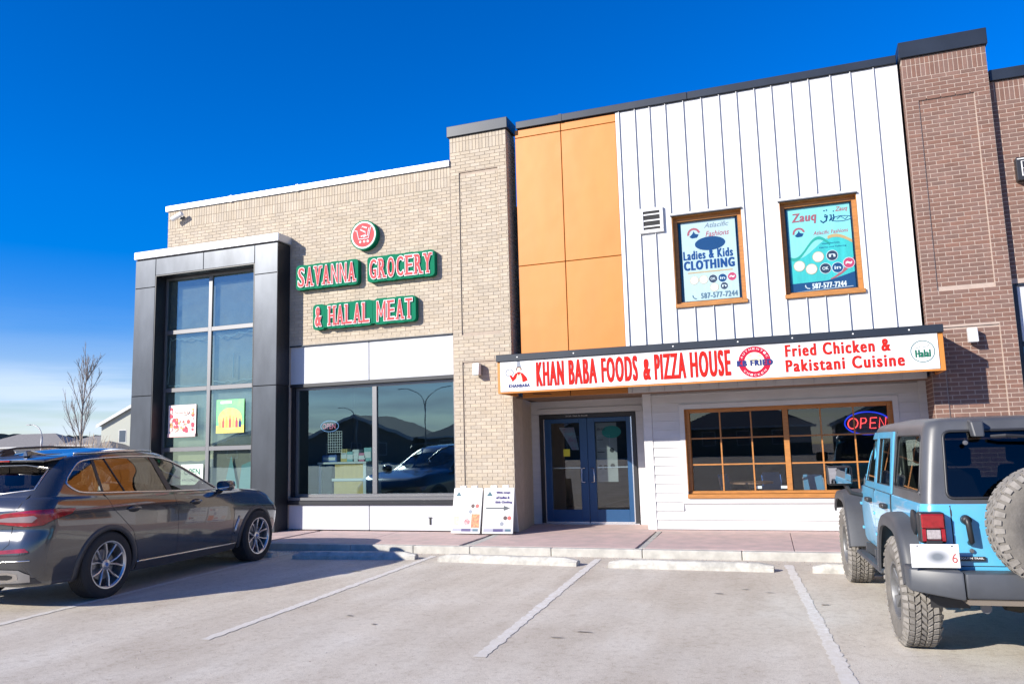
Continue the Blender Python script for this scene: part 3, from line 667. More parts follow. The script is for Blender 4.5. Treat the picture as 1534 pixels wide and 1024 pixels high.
# restaurant room
M_green = mat('dark_green_wall', (.035,.05,.03), .8, var=.4, vscale=1.5)
b = MB(); b.box(-4.9,3.2,5.4,5.5,0,2.4).box(3.1,3.2,.4,5.4,0,2.4).box(-6.0,-5.9,1.3,5.4,0,2.4).box(-5.9,-4.9,5.4,5.5,0,2.4); b.build('room_wall', M_green, res)
bx('room_floor', mat('room_tiles', (.12,.10,.09), .4), res, -5.9, 3.1, 1.2, 5.4, -.018, .003); bx('room_floor', MATS['room_tiles'], res, -2.58, 3.1, .37, 1.198, -.018, .003)
bx('room_ceiling', M_room, res, -5.9, 3.1, .37, 5.4, 2.42, 2.5) if False else bx('room_ceiling', M_room, res, -5.9, 3.1, 1.21, 5.4, 2.40, 2.45)
# entrance: trims, black frame, two blue leaves
YD = 1.1
bx('entrance_header', M_dirtywhite, res, -5.18, -2.58, YD-.02, YD+.1, 2.13, 2.394, bevel=.004)
bx('entrance_header_trim', M_dirtywhite, res, -5.0, -2.9, YD-.045, YD-.021, 2.13, 2.24, bevel=.004)
bx('entrance_jamb', M_dirtywhite, res, -5.17, -4.98, YD-.03, YD+.1, 0, 2.128, bevel=.004); bx('entrance_jamb', M_dirtywhite, res, -3.04, -2.735, YD-.03, YD+.1, 0, 2.128, bevel=.004)
b = MB(); b.box(-4.975,-4.90,YD-.05,YD+.08,0,2.125).box(-3.12,-3.045,YD-.05,YD+.08,0,2.125).box(-4.90,-3.12,YD-.05,YD+.08,2.04,2.125)
df = b.build('door_frame', M_black, res, bevel=.003)
M_bdoor = mat('blue_door_paint', (.008,.058,.155), .4, var=.1, vscale=3)
M_alu = mat('bright_aluminium', (.75,.76,.78), .25, metal=.8)
for side in (0, 1):
    x0 = -4.897 if side == 0 else -4.006; x1 = -4.012 if side == 0 else -3.123
    gx0_, gx1_ = (-4.745,-4.165) if side == 0 else (-3.86,-3.235)
    b = MB(); b.box(x0,gx0_,YD-.03,YD+.02,.025,2.035).box(gx1_,x1,YD-.03,YD+.02,.025,2.035).box(gx0_,gx1_,YD-.03,YD+.02,1.95,2.035).box(gx0_,gx1_,YD-.03,YD+.02,.025,.28)
    d = b.build('door', M_bdoor, res, bevel=.004)
    MB().quad((gx0_,YD,.28),(gx1_,YD,.28),(gx1_,YD,1.95),(gx0_,YD,1.95)).build('pane', M_g3, d, recalc=False)
    MB().box(gx0_,gx1_,YD+.03,YD+.06,1.06,1.09).build('push_bar', M_alu, d, bevel=.005)
    hx = -4.075 if side == 0 else -3.94; dx = -.055 if side == 0 else .055
    MB().tube([(hx,YD-.03,.80),(hx,YD-.085,.80),(hx+dx*0,YD-.085,.80),(hx+dx,YD-.09,.81),(hx+dx,YD-.09,1.06),(hx,YD-.085,1.07),(hx,YD-.03,1.07)], .010, 8).build('handle', M_alu, d, smooth=True)
    sxx = (-4.893,-4.875) if side == 0 else (-3.145,-3.125)
    MB().box(sxx[0],sxx[1],YD-.036,YD-.031,.03,2.03).build('edge_strip', M_alu, d)
    MB().box(x0+.01,x1-.01,YD-.04,YD-.031,.026,.052).build('kick_strip', M_alu, d)
text('KHAN BABA · 1 to 2 leaf', 0,1,0,1,0,M_pwhite,res) if False else None
text('5120, 76th St South', -4.42, -3.98, 2.068, 2.095, YD-.055, M_pwhite, df, 'door_lettering')
bx('threshold', M_alu, res, -4.975, -3.045, YD-.06, YD+.1, .004, .024)
bx('rear_roof', MATS['roof_membrane'], res, -4.9, 1.8, -.02, 8, 7.2, 7.3)
reroot(res, (-1.5, 0, 0))

# ============================================================ NEIGHBOUR (brown brick)
nei = thing('brown_brick_building', 'brown brick building at the right edge with a tall capped pilaster', 'building')
b = MB(); Y3 = -.5; m3 = Y3+.0025; QL, QR = 1.852, 3.035
hx0, hx1 = 2.045, 2.82
for (x0,x1,z0,z1,r) in ((QL,hx0,0,7.5,0),(hx1,QR,0,7.5,0),(hx0,hx1,6.795,7.5,0),(hx0,hx1,3.13,3.70,0),(hx0,hx1,0,.6,0),(hx0,hx1,.6,3.13,.022),(hx0,hx1,3.70,6.795,.022)):
    b.box(x0, x1, m3+r, Y3+.3, z0, z1)
b.box(QL+.0025, QL+.3, Y3+.3, .3, 0, 7.5)
b.box(QR-.3,QR-.004,Y3+.3,.3,0,7.5)
Y4 = -.36
b.box(QR, 7.0, Y4+.0025, Y4+.3, 3.74, 6.94); b.box(5.2,7.0,Y4+.007,Y4+.3,0,3.74)
b.box(6.8,7.0,Y4+.3,9,0,6.94)
wl = b.build('brick_wall', M_wmort, nei)
U1 = Wall((0,Y3),(1,0),.0065); zt = 7.50; ZR = (zt-.335) % CH
U1.soldier(QL, QR, zt-.125, zt); U1.soldier(QL, QR, zt-.335, zt-.125)
U1.field(QL, QR, 0, zt-.335, holes=[(hx0,hx1,3.70,6.795),(hx0,hx1,.6,3.13)], uref=QL, zref=ZR)
U1.field(hx0+.004, hx1-.004, 3.70, 6.795, off=-.022, uref=QL+.05, zref=ZR); U1.field(hx0+.004, hx1-.004, .6, 3.13, off=-.022, uref=QL+.05, zref=ZR)
U2 = Wall((QL, .3),(0,-1),.0065); U2.field(0, .8, 0, 7.45, zref=ZR)
U3 = Wall((0,Y4),(1,0),.0065); U3.soldier(QR+.02, 6.9, 6.82, 6.94); U3.soldier(QR+.02, 6.9, 6.61, 6.82); U3.field(QR+.02, 6.9, 3.76, 6.61, zref=6.61%CH)
emit_bricks([U1, U2, U3], M_brown, wl, 300, proud=.0025)
bx('parapet_cap', M_cap, nei, QL-.03, QR+.03, Y3-.05, Y3+.85, 7.505, 7.765, bevel=.006)
bx('parapet_cap', M_cap, nei, QR+.032, 7.05, Y4-.05, Y4+.5, 6.945, 7.12, bevel=.006)
M_teal = mat('teal_paint', (.03,.16,.26), .5)
bx('window_frame', M_cap, nei, QR+.02, QR+.09, Y4+.02, Y4+.12, 0, 3.735); bx('sign_panel', M_greypanel, nei, QR+.095, 5.2, Y4+.03, Y4+.1, 2.86, 3.70, bevel=.004)
bx('window_frame', M_cap, nei, QR+.095, 5.2, Y4+.02, Y4+.12, 2.79, 2.855); bx('lower_panel', M_teal, nei, QR+.095, 5.2, Y4+.04, Y4+.1, 0, 2.785); bx('window_head', M_cap, nei, QR+.09, 5.2, Y4+.0, Y4+.12, 3.70, 3.735)
bx('roof', MATS['roof_membrane'], nei, QL+.3, 6.8, .0, 9, 6.5, 6.6)
reroot(nei, (4, 0, 0))
sg = thing('box_sign', 'black box sign with white letters on the brown brick wall at the right edge', 'sign', (3.27,Y4-.02,5.46))
MB().box(0,2.2,-.12,0.01,-.18,.18).build('sign_case', M_black, sg, bevel=.01)
b = text_mb('ES', .06, .5, -.12, .12, -.125, -.035); b.build('lettering', M_pwhite, sg, recalc=False)
b = MB(); b.box(.015,2.18,-.123,-.1205,.145,.16).build('edge_line', M_pwhite, sg)
# ============================================================ SIGNS
# --- channel-letter signs on the beige wall
M_sgreen = mat('sign_green', (.0,.15,.075), .75, spec=.15); M_spink = mat('sign_letter_red', (.60,.075,.08), .7, spec=.2); M_sedge = mat('sign_green_side', (.01,.22,.12), .5)
SERIF = {'S':'','A':'lr','V':'LR','N':'Ll.','G':'','R':'Llr','O':'','C':'','E':'Ll','Y':'LRm','H':'LRlr','L':'Ll','M':'LRlr','T':'m','&':''}
def word_sign(word, x0, x1, z0, z1, label, pitch_extra=0):
    y = YB
    e = thing('shop_sign', label, 'sign', ((x0+x1)/2, y, (z0+z1)/2), 0, 'green and red letter signs on the beige wall')
    hx_ = (x1-x0)/2; h = (z1-z0)/2; n = len(word)
    wts = [1.25 if c == 'M' else .62 if c in ' ' else 1.0 for c in word]; tot = sum(wts); u = -hx_; k = 0
    g = MB()
    mg = .055
    for c, w_ in zip(word, wts):
        cw = (2*hx_)*w_/tot
        cx = u+cw/2
        if c != ' ':
            hw = cw/2+ (mg if True else 0)*.75; y0 = -.13-.0012*(k % 3); k += 1
            pts = []
            hh = h+mg*(1.0+.12*(k % 2)); r_ = .075
            for (sx_, sz_, a0) in ((1,1,0),(-1,1,90),(-1,-1,180),(1,-1,270)):
                for q in range(6):
                    a = R(a0+q*18); pts.append((cx+sx_*(hw-r_)+r_*math.cos(a), sz_*(hh-r_)+r_*math.sin(a)))
            g.prism_y(pts, y0, -.006)
        else:
            g.prism_y([(u-.05,-h-.03),(u+cw+.05,-h-.03),(u+cw+.05,h+.03),(u-.05,h+.03)], -.1285, -.006)
        u += cw
    g.build('backing', M_sgreen, e)
    u = -hx_
    for c, w_ in zip(word, wts):
        cw = (2*hx_)*w_/tot; mgn = cw*.12
        if c != ' ':
            x0_, x1_ = u+mgn, u+cw-mgn
            def glyph(off, ey, grow):
                m = MB(); wd = (x1_-x0_)*.125
                if c in 'MN':
                    sw_ = (x1_-x0_)*(.115 if c == 'M' else .13)+grow; a0_, a1_ = x0_+sw_*.6-grow*.5, x1_-sw_*.6+grow*.5; hb_ = h+grow; xm_ = (x0_+x1_)/2; yy = [-.140-.0003*q for q in range(4)]
                    def stx(xa, za, xb, zb, k, w_):
                        m.hull([(xa-w_,yy[k]-.006,za),(xa+w_,yy[k]-.006,za),(xa+w_,yy[k]+.006,za),(xa-w_,yy[k]+.006,za)], [(xb-w_,yy[k]-.006,zb),(xb+w_,yy[k]-.006,zb),(xb+w_,yy[k]+.006,zb),(xb-w_,yy[k]+.006,zb)])
                    stx(a0_,-hb_,a0_,hb_,0,sw_*.75); stx(a1_,-hb_,a1_,hb_,1,sw_*.75)
                    if c == 'M': stx(xm_,-hb_*.55,a0_,hb_,2,sw_*.6); stx(xm_,-hb_*.55,a1_,hb_,3,sw_*.6)
                    else: stx(a1_,-hb_,a0_,hb_,2,sw_*.7)
                    return m if c == 'M' else m
                for q in range(5):
                    g2 = text_mb(c, x0_-grow+wd*(q/2-1)*.5+wd*.5, x1_+grow+wd*(q/2-1)*.5-wd*.5, -h-grow, h+grow, -.140-.0003*q, off, .006); m.add(g2.v, g2.f)
                sw = cw*.17; st = .038
                for s_ in SERIF.get(c, ''):
                    pz = h-st/2 if s_ in 'LRm.' and not (s_ == 'm' and c == 'Y') else -h+st/2
                    px = {'l':x0_+sw*.45,'L':x0_+sw*.45,'r':x1_-sw*.45,'R':x1_-sw*.45,'m':(x0_+x1_)/2,'.':x1_-sw*.45}[s_]
                    if c == 'T': pz = -h+st/2
                    m.box(px-sw-grow, px+sw+grow, -.1462+(.0 if grow else -.0022), -.134, pz-st/2-grow, pz+st/2+grow)
                return m
            glyph(.030 if c not in 'MN' else .012, 0, .013).build('letter_edge', M_pwhite, e, recalc=False)
            m = glyph(.0, 0, 0); m.v = [(a, b_-.0050, c_) for a, b_, c_ in m.v]; m.build('letter', M_spink, e, recalc=False)
        u += cw
    return e
word_sign('SAVANNA', -9.50, -8.13, 4.845, 5.235, 'raised green sign reading SAVANNA in pink-red letters, upper left on the beige wall')
word_sign('GROCERY', -7.84, -6.46, 4.845, 5.235, 'raised green sign reading GROCERY in pink-red letters, upper right on the beige wall')
word_sign('& HALAL MEAT', -9.09, -6.87, 4.00, 4.39, 'longer green sign reading & HALAL MEAT below the other two words')
lg = thing('logo_sign', 'round red and white cart emblem with green rim above the lettering on the beige wall', 'sign', (-7.96, YB, 5.755))
T_ = Matrix.Identity(4)
MB().lathe([(.0,-.005),(.30,-.005),(.30,-.135),(.29,-.14),(0,-.14)], 48).build('drum', M_sgreen, lg)
MB().disc_y(0,0,.275,-.1415,48).build('white_ring', M_pwhite, lg, recalc=False)
MB().disc_y(0,0,.245,-.1430,48).build('red_disc', M_spink, lg, recalc=False)
b = MB(); 
b.tube([(-.19,-.146,.10),(-.14,-.146,.09),(-.10,-.146,-.08),(.12,-.146,-.08),(.17,-.146,.14),(.20,-.146,.15)], .012, 6)
b.tube([(.09,-.146,.13),(-.02,-.146,.17),(-.06,-.146,.11),(.05,-.146,.05),(.06,-.146,-.01),(-.05,-.146,-.03)], .016, 6)
b.tube([(.13,-.146,.13),(.10,-.146,-.02),(0,-.146,-.05)], .010, 6)
for xx in (-.07,.02,.10): b.disc_y(xx,-.135,.024,-.147,14)
b.build('cart_emblem', M_pwhite, lg, recalc=False)

# --- fascia sign of the restaurant
fs_ = thing('fascia_sign', 'long white fascia sign with red lettering over the restaurant door and window', 'sign', (-1.5, -1.3, 2.42))
ox, oz = 1.5, -2.42
YS = 0  # local
FX0, FX1 = -4.93+ox, 1.935+ox
b = MB(); b.box(FX0,FX1,.012,.06,.0,.545); b.box(FX0,FX0+.04,.06,.945,.0,.545); b.box(FX1-.04,FX1,.06,.945,.0,.545)
b.build('orange_box', M_orange, fs_, bevel=.003)
MB().box(FX0+.055,FX1-.075,.0,.0115,.03,.545).build('white_face', mat('sign_face_white', (.70,.69,.68), .4, var=.04, vscale=3), fs_)
MB().box(FX0-.01,FX1+.01,-.03,.94,.548,.665).build('sign_cap', M_cap, fs_, bevel=.006)
b = MB()
for x in (-4.55,-3.55,-1.9,-.9,-.1,.75,1.5): b.disc_y(x+ox,.61,.012,-.0315,8)
b.build('cap_screw', M_pwhite, fs_, recalc=False)
# hanging wire under the sign
b = MB(); b.tube([(-4.6+ox,.9,.03),(-3.4+ox,1.1,-.01),(-1.8+ox,1.28,-.03),(-.2+ox,1.28,-.015),(1.5+ox,1.2,.03)], .006, 5); b.build('wire', M_black, fs_)
def T(s, x0, x1, z0, z1, m, off=0, name='lettering', y=-.002, spacing=1.32, d=.0115): return bold(s, x0+ox, x1+ox, z0+oz, z1+oz, y, d, d*.6, spacing=spacing).build(name, m, fs_, recalc=False)
T('KHAN', -4.225, -3.735, 2.51, 2.925, M_red, .072, spacing=1.22); T('BABA', -3.655, -3.17, 2.51, 2.925, M_red, .072, spacing=1.22)
T('FOODS', -3.095, -2.49, 2.51, 2.925, M_red, .072, spacing=1.22); T('&', -2.405, -2.28, 2.515, 2.86, M_red)
T('PIZZA', -2.22, -1.72, 2.51, 2.925, M_red, .072, spacing=1.22); T('HOUSE', -1.655, -1.03, 2.51, 2.925, M_red, .072, spacing=1.22)
T('Fried Chicken &', -.22, 1.24, 2.745, 2.935, M_red, spacing=1.22, d=.0085); T('Pakistani Cuisine', -.225, 1.41, 2.515, 2.705, M_red, spacing=1.22, d=.0085)
# chef emblem: plain cook figure with plate
M_hair = mat('print_dark', (.06,.03,.03), .6); M_blueprint = mat('print_blue', (.02,.035,.16), .6, spec=.2); M_lb = mat('print_grey', (.20,.22,.26), .6); M_skin = mat('print_peach', (.75,.5,.38), .6)
cx, cz = -4.535+ox, 2.735+oz
b = MB(); b.ring_y(cx-.13, cz+.03, .045, .060, -.002, 24); b.build('emblem_plate', M_lb, fs_, recalc=False)
b = MB(); b.quad((cx-.02,-.002,cz+.20),(cx+.005,-.002,cz+.235),(cx+.02,-.002,cz+.19),(cx+.035,-.002,cz+.09),(cx-.03,-.002,cz+.09)); b.build('emblem_hat', M_lb, fs_, recalc=False)
b = MB(); b.disc_y(cx, cz+.075, .032, -.0028, 16); b.build('emblem_face', M_skin, fs_, recalc=False)
b = MB(); b.ring_y(cx, cz+.078, .026, .040, -.0034, 16, 1, R(-30), R(210)); b.build('emblem_hair', M_hair, fs_, recalc=False)
b = MB(); b.quad((cx-.03,-.002,cz+.03),(cx+.03,-.002,cz+.03),(cx+.055,-.002,cz-.12),(cx-.045,-.002,cz-.12)); b.build('emblem_apron', M_skin, fs_, recalc=False)
b = MB(); b.quad((cx-.045,-.003,cz+.02),(cx-.015,-.003,cz+.02),(cx-.04,-.003,cz-.06),(cx-.09,-.003,cz-.11),(cx-.13,-.003,cz-.02),(cx-.115,-.003,cz+.0),(cx-.085,-.003,cz-.04)); b.quad((cx+.02,-.003,cz+.02),(cx+.05,-.003,cz+.02),(cx+.105,-.003,cz-.05),(cx+.12,-.003,cz-.10),(cx+.05,-.003,cz-.125),(cx+.04,-.003,cz-.04)); b.quad((cx-.03,-.0036,cz+.035),(cx+.03,-.0036,cz+.035),(cx+.0,-.0036,cz-.02)); b.build('emblem_sleeves', M_red, fs_, recalc=False)
bold('KHANBABA', cx-.19, cx+.19, cz-.222, cz-.165, -.002, .003, .002).build('lettering', M_blueprint, fs_, recalc=False)
for _o in kids(fs_):
    if _o.name.startswith('emblem_'): _o.scale = (1.3,1,1.12); _o.location = (cx*(1-1.3),0,cz*(1-1.12))
# KB fried badge
bx_, bz_ = -.672+ox, 2.705+oz
M_crim = mat('badge_red', (.42,.008,.035), .6, spec=.15)
MB().ring_y(bx_, bz_, .150, .240, -.002, 48).build('badge_ring', M_crim, fs_, recalc=False)
MB().disc_y(bx_, bz_, .149, -.002, 40).build('badge_centre', mat('badge_cream', (.80,.76,.60), .5), fs_, recalc=False)
b = MB()
rr = random.Random(4)
for i in range(10): b.quad(*[(bx_+dx+.028*math.cos(a), -.0028-.0002*i, bz_+dz+.022*math.sin(a)) for (dx, dz) in [(rr.uniform(-.10,.10), rr.uniform(.01,.11))] for a in (0,1.2,2.4,3.7,5)])
b.build('badge_food_print', mat('badge_ochre', (.55,.42,.25), .6, col2=(.75,.7,.4), vscale=40), fs_, recalc=False)
bold('KB FRIED', bx_-.265, bx_+.265, bz_-.06, bz_+.03, -.0056, .007, .003).build('lettering', M_blueprint, fs_, recalc=False)
def arc_text(s, cx, cz, r, a0, a1, h, m, parent, y, flip=False):
    n = len(s); b = MB()
    for i, c in enumerate(s):
        if c == ' ': continue
        a = R(a0+(a1-a0)*(i+.5)/n); cw = abs(R(a1-a0))*r/n*.42
        g = text_mb(c, -cw*.75, cw*.75, -h/2, h/2, y, .0)
        th = a-math.pi/2 if not flip else a+math.pi/2
        ca, sa = math.cos(th), math.sin(th)
        b.add([(cx+r*math.cos(a)+vx*ca-vz*sa, vy, cz+r*math.sin(a)+vx*sa+vz*ca) for (vx,vy,vz) in g.v], g.f)
    return b.build('lettering', m, parent, recalc=False)
arc_text('AUTHENTIC', bx_, bz_, .203, 165, 15, .030, M_pwhite, fs_, -.004); arc_text('CHICKEN', bx_, bz_, .203, 215, 325, .030, M_pwhite, fs_, -.004, flip=True)
# halal badge
M_tg = mat('print_green', (.01,.13,.075), .6, spec=.2); M_tg2 = mat('print_teal_line', (.06,.15,.15), .6, spec=.2)
hx_, hz_ = 1.655+ox, 2.71+oz
MB().ring_y(hx_, hz_, .148, .160, -.002, 44).build('halal_ring', M_tg2, fs_, recalc=False)
bold('Halal', hx_-.10, hx_+.10, hz_-.085, hz_+.025, -.002, .006, .002).build('lettering', M_tg, fs_, recalc=False)
b = MB(); b.tube([(hx_-.09,-.001,hz_+.05),(hx_-.04,-.001,hz_+.06),(hx_-.03,-.001,hz_+.08)], .003, 4); b.tube([(hx_-.01,-.001,hz_+.055),(hx_+.05,-.001,hz_+.065),(hx_+.09,-.001,hz_+.09),(hx_+.10,-.001,hz_+.07)], .003, 4); b.build('script_line', M_tg, fs_)

# --- wall lights, camera
def wall_light(x, z, label):
    e = thing('wall_light', label, 'wall light', (x, -.5-.005, z), 0, 'white box wall lights on the brick pilasters')
    MB().box(-.03,.06,-.03,0,-.10,.10).build('back_plate', M_frame, e, bevel=.004)
    MB().hull([(-.07,-.17,-.11),(.06,-.17,-.11),(.06,-.03,-.11),(-.07,-.03,-.11)], [(-.07,-.14,.11),(.06,-.14,.11),(.06,-.03,.11),(-.07,-.03,.11)]).build('housing', M_white, e, bevel=.012, seg=2)
    MB().box(-.055,.045,-.155,-.045,-.118,-.109).build('lens', M_g2, e)
wall_light(-5.60, 2.945, 'small white box light on the beige brick pilaster left of the fascia sign')
wall_light(2.44, 2.975, 'white box light on the brown brick pilaster right of the fascia sign')
cm = thing('security_camera', 'small grey bullet camera under the roof edge at the left end of the beige wall', 'camera', (-12.62,-.52,6.74))
MB().lathe([(0,0),(.05,0),(.05,-.03),(0,-.03)], 16).build('base', M_frame, cm)
MB().tube([(0,-.03,0),(0,-.09,.0),(-.02,-.12,.0)], .016, 8).build('arm', M_frame, cm)
b = MB(); b.tube([(-.16,-.13,-.05),(.10,-.12,.05)], .052, 14); b.build('camera_body', M_pwhite, cm, smooth=False)
b = MB(); b.tube([(-.165,-.1303,-.052),(-.155,-.13,-.048)], .038, 12); b.build('lens', M_black, cm)

# --- neon open in restaurant window
ne = thing('neon_open_sign', 'large red OPEN in a blue oval glowing in the wooden restaurant window', 'sign', (.955,.40,1.74))
M_nb = mat('neon_blue', (.02,.05,.5), .4, emit=(.01,.05,.9), estr=.5); M_nr = mat('neon_red', (.8,.05,.05), .4, emit=(1,.07,.07), estr=1.4)
b = MB(); b.tube([(.345*math.cos(a*.19635), 0, .185*math.sin(a*.19635)) for a in range(32)], .012, 7, closed=True); b.build('neon_ring', M_nb, ne, smooth=True)
b = MB(); y = -.02
def st(x, pts): b.tube([(x+p[0]+.12*p[1], y, p[1]) for p in pts], .009, 6)
st(-.22, [(.075*math.cos(R(a)), .085*math.sin(R(a))) for a in range(0,361,20)])
st(-.10, [(0,-.085),(0,.085),(.07,.08),(.085,.045),(.07,.005),(.005,-.005)])
st(.045, [(.095,.085),(0,.085),(0,-.085),(.095,-.085)]); st(.045, [(0,0),(.08,0)])
st(.185, [(0,-.085),(0,.085),(.09,-.085),(.09,.085)])
b.build('neon_letters', M_nr, ne, smooth=True)
b = MB(); b.box(-.3,.3,.02,.035,-.16,.16); b.build('back_board', M_black, ne)

# --- banner posters in the upper windows
M_ban = mat('banner_pale', (.54,.62,.60), .5, var=.08, vscale=3, stretch=(5,1,.6)); M_teal2 = mat('banner_teal', (.05,.52,.47), .5, var=.22, vscale=2.2, stretch=(4,1,.5)); M_navy = mat('banner_navy', (.008,.045,.13), .6, spec=.2)
M_gold = mat('banner_gold', (.55,.33,.10), .5); M_cream = mat('banner_cream', (.72,.66,.55), .5); M_crimson = mat('banner_crimson', (.55,.03,.07), .5); M_tealp = mat('banner_light_teal', (.28,.66,.62), .5, var=.12, vscale=2.2, stretch=(4,1,.5)); M_tgrn = mat('banner_green', (.02,.33,.22), .5); M_pinkp = mat('banner_pink', (.42,.075,.065), .6)
def logo(b_parent, cx, cz, s, y):
    MB().ring_y(cx, cz, s*.62, s*.92, y, 22, 1, R(10), R(190)).build('emblem_arc', M_pinkp, b_parent, recalc=False)
    MB().quad((cx-.62*s,y-.001,cz-.35*s),(cx-.15*s,y-.001,cz+.1*s),(cx,y-.001,cz+.45*s),(cx+.2*s,y-.001,cz+.05*s),(cx+.7*s,y-.001,cz-.1*s),(cx+.45*s,y-.001,cz-.55*s),(cx-.3*s,y-.001,cz-.6*s)).build('emblem_hill', M_navy, b_parent, recalc=False)
def badge(p, cx, cz, r, m, y, rim=True, txt=None, tm=None):
    if rim: MB().disc_y(cx, cz, r*1.1, y, 26).build('badge_rim', M_gold if m is M_cream else M_pwhite, p, recalc=False)
    MB().disc_y(cx, cz, r, y-.001, 26).build('badge', m, p, recalc=False)
    if txt: text(txt, cx-r*.6, cx+r*.6, cz-r*.3, cz+r*.35, y-.002, tm or M_pwhite, p, off=.02)
def phone(p, x, z, s, m, y): MB().tube([(x-s,y,z+s),(x-s*.8,y,z-.1*s),(x-.1*s,y,z-s*.8),(x+s,y,z-s)], s*.28, 5).build('phone_icon', m, p)
X0, Z0 = -1.87, 3.97   # window 1 glass region x -1.96..-.85, z 3.96..5.49
p = thing('banner', 'pale banner reading Ladies & Kids CLOTHING in the left upper window', 'banner', (-1.39*KW,-.205,ZC+(3.96-ZC)*KW))
bw0, bw1, bh = -.475, .47, 1.475
p.scale = (KW,1,KW)
MB().box(bw0,bw1,0,.006,.0,bh).build('sheet', M_ban, p)
y = -.0015
logo(p, -.255, 1.24, .125, y)
text('Atlacific', -.07, .36, 1.33, 1.42, y, M_lb, p, off=.012, shear=.3); text('Fashions', -.05, .36, 1.17, 1.27, y, M_pinkp, p, off=.012, shear=.3)
MB().disc_y(0.02, 1.045, .265, y, 36, .125).build('oval_badge', M_navy, p, recalc=False)
M_nv2 = mat('banner_blue_text', (.006,.045,.18), .6, spec=.2)
bold('Ladies & Kids', -.46, .40, .775, .935, y-.001, .006, .003).build('lettering', M_nv2, p, recalc=False); bold('CLOTHING', -.46, .42, .585, .755, y-.001, .010, .005, spacing=1.25).build('lettering', M_nv2, p, recalc=False)
MB().box(-.40,.38,y,0,.525,.548).build('gold_rule', M_gold, p)
text('Where comfort meets style for every family', -.38, .36, .50, .518, y, M_gold, p) if False else None
for i, (m_, t_) in enumerate(((M_cream,None),(M_cream,None),(M_black,'OK'),(M_navy,'in'),(M_crimson,'~'))): badge(p, -.29+i*.163, .40+(i>3)*.01, .072, m_, y, True, t_)
badge(p, .05, .245, .07, M_cream, y); badge(p, .22, .255, .062, M_black, y, True, 'n')
bold('587-577-7244', -.19, .44, .06, .16, y, .004, .002).build('lettering', mat('banner_grey_text', (.10,.16,.20), .5), p, recalc=False); phone(p, -.30, .10, .032, MATS['banner_grey_text'], y)
p = thing('banner', 'teal banner with the word Zauq and a navy foot in the right upper window', 'banner', (.45*KW,-.205,ZC+(3.96-ZC)*KW))
p.scale = (KW,1,KW)
MB().box(-.50,.50,0,.006,0,1.50).build('sheet', M_teal2, p)
def wave(f0, f1, m_, y, name, x0=-.5, x1=.5, n=24):
    b = MB(); vs = []
    for i in range(n+1):
        u = i/n; x = x0+(x1-x0)*u; vs += [(x,y,f0(u)),(x,y,f1(u))]
    b.add(vs, [(2*i,2*i+2,2*i+3,2*i+1) for i in range(n)]); return b.build(name, m_, p, recalc=False)
cv = lambda u: .80+.15*math.sin((u-.42)*2*math.pi*.85)-.06*(1-u)
wave(lambda u: cv(u), lambda u: 1.499, M_tealp, -.001, 'pale_field'); wave(lambda u: cv(u)-.035, lambda u: cv(u)+.02, M_tgrn, -.002, 'green_wave', -.5, .15); wave(lambda u: cv(.62+.38*u)-.02, lambda u: cv(.62+.38*u)+.035, M_gold, -.003, 'gold_wave', .12, .5)
wave(lambda u: .001, lambda u: .17+.02*u+.14*max(0,u-.55)**1.2*2, M_navy, -.002, 'navy_foot'); wave(lambda u: .195+.25*u**1.5, lambda u: .215+.33*u**1.4, M_pinkp, -.003, 'pink_wave', .12, .5)
bold('Zauq', -.43, -.03, 1.19, 1.39, -.003, .006, .002, shear=.15, spacing=1.1).build('lettering', M_pinkp, p, recalc=False); text('Zauq', .27, .47, 1.33, 1.43, -.003, M_pinkp, p, off=.015, shear=.35)
b = MB(); b.tube([(.03,-.003,1.22),(.07,-.003,1.18),(.12,-.003,1.21),(.14,-.003,1.30),(.11,-.003,1.32),(.10,-.003,1.28),(.145,-.003,1.27)], .012, 5); b.tube([(.17,-.003,1.20),(.20,-.003,1.24),(.205,-.003,1.30),(.18,-.003,1.30)], .010, 5); b.tube([(.215,-.003,1.19),(.245,-.003,1.24),(.24,-.003,1.31)], .010, 5); b.disc_y(.10,1.385,.014,-.003,8).disc_y(.14,1.39,.014,-.003,8).disc_y(.245,1.36,.012,-.003,8); b.build('script_word', M_navy, p)
b = MB(); b.tube([(.28+.16*math.cos(a*.3)**1+.08,-.003,1.22+.045*math.sin(a*.3)) for a in range(22)], .006, 4); b.tube([(.29,-.003,1.22),(.35,-.003,1.26),(.42,-.003,1.20),(.46,-.003,1.24)], .006, 4); b.build('script_flourish', M_nv2, p)
logo(p, -.33, 1.04, .11, -.003); text('Atlacific Fashions', -.10, .45, .98, 1.05, -.003, M_pinkp, p, off=.01, shear=.2)
text('Wholesale & Retail Clothing', .02, .30, .80, .83, -.004, M_nv2, p); text('Fabrics and Tailoring', -.02, .40, .735, .765, -.004, M_nv2, p)
for (cx_, cz_, m_, t_) in ((-.36,.47,M_cream,None),(-.17,.40,M_cream,None),(-.05,.60,M_cream,None),(.17,.60,M_black,'n'),(.05,.39,M_black,'OK'),(.24,.385,M_navy,'in'),(.42,.45,M_crimson,'~')): badge(p, cx_, cz_, .085, m_, -.004, True, t_)
bold('587-577-7244', -.18, .36, .055, .15, -.004, .006, .002).build('lettering', M_pwhite, p, recalc=False); phone(p, -.25, .10, .035, M_pwhite, -.004)
b = MB()
b.tube([(-.45,-.004,.02),(.0,-.004,.035),(.46,-.004,.05)], .006, 4); b.build('foot_rule', M_pwhite, p)

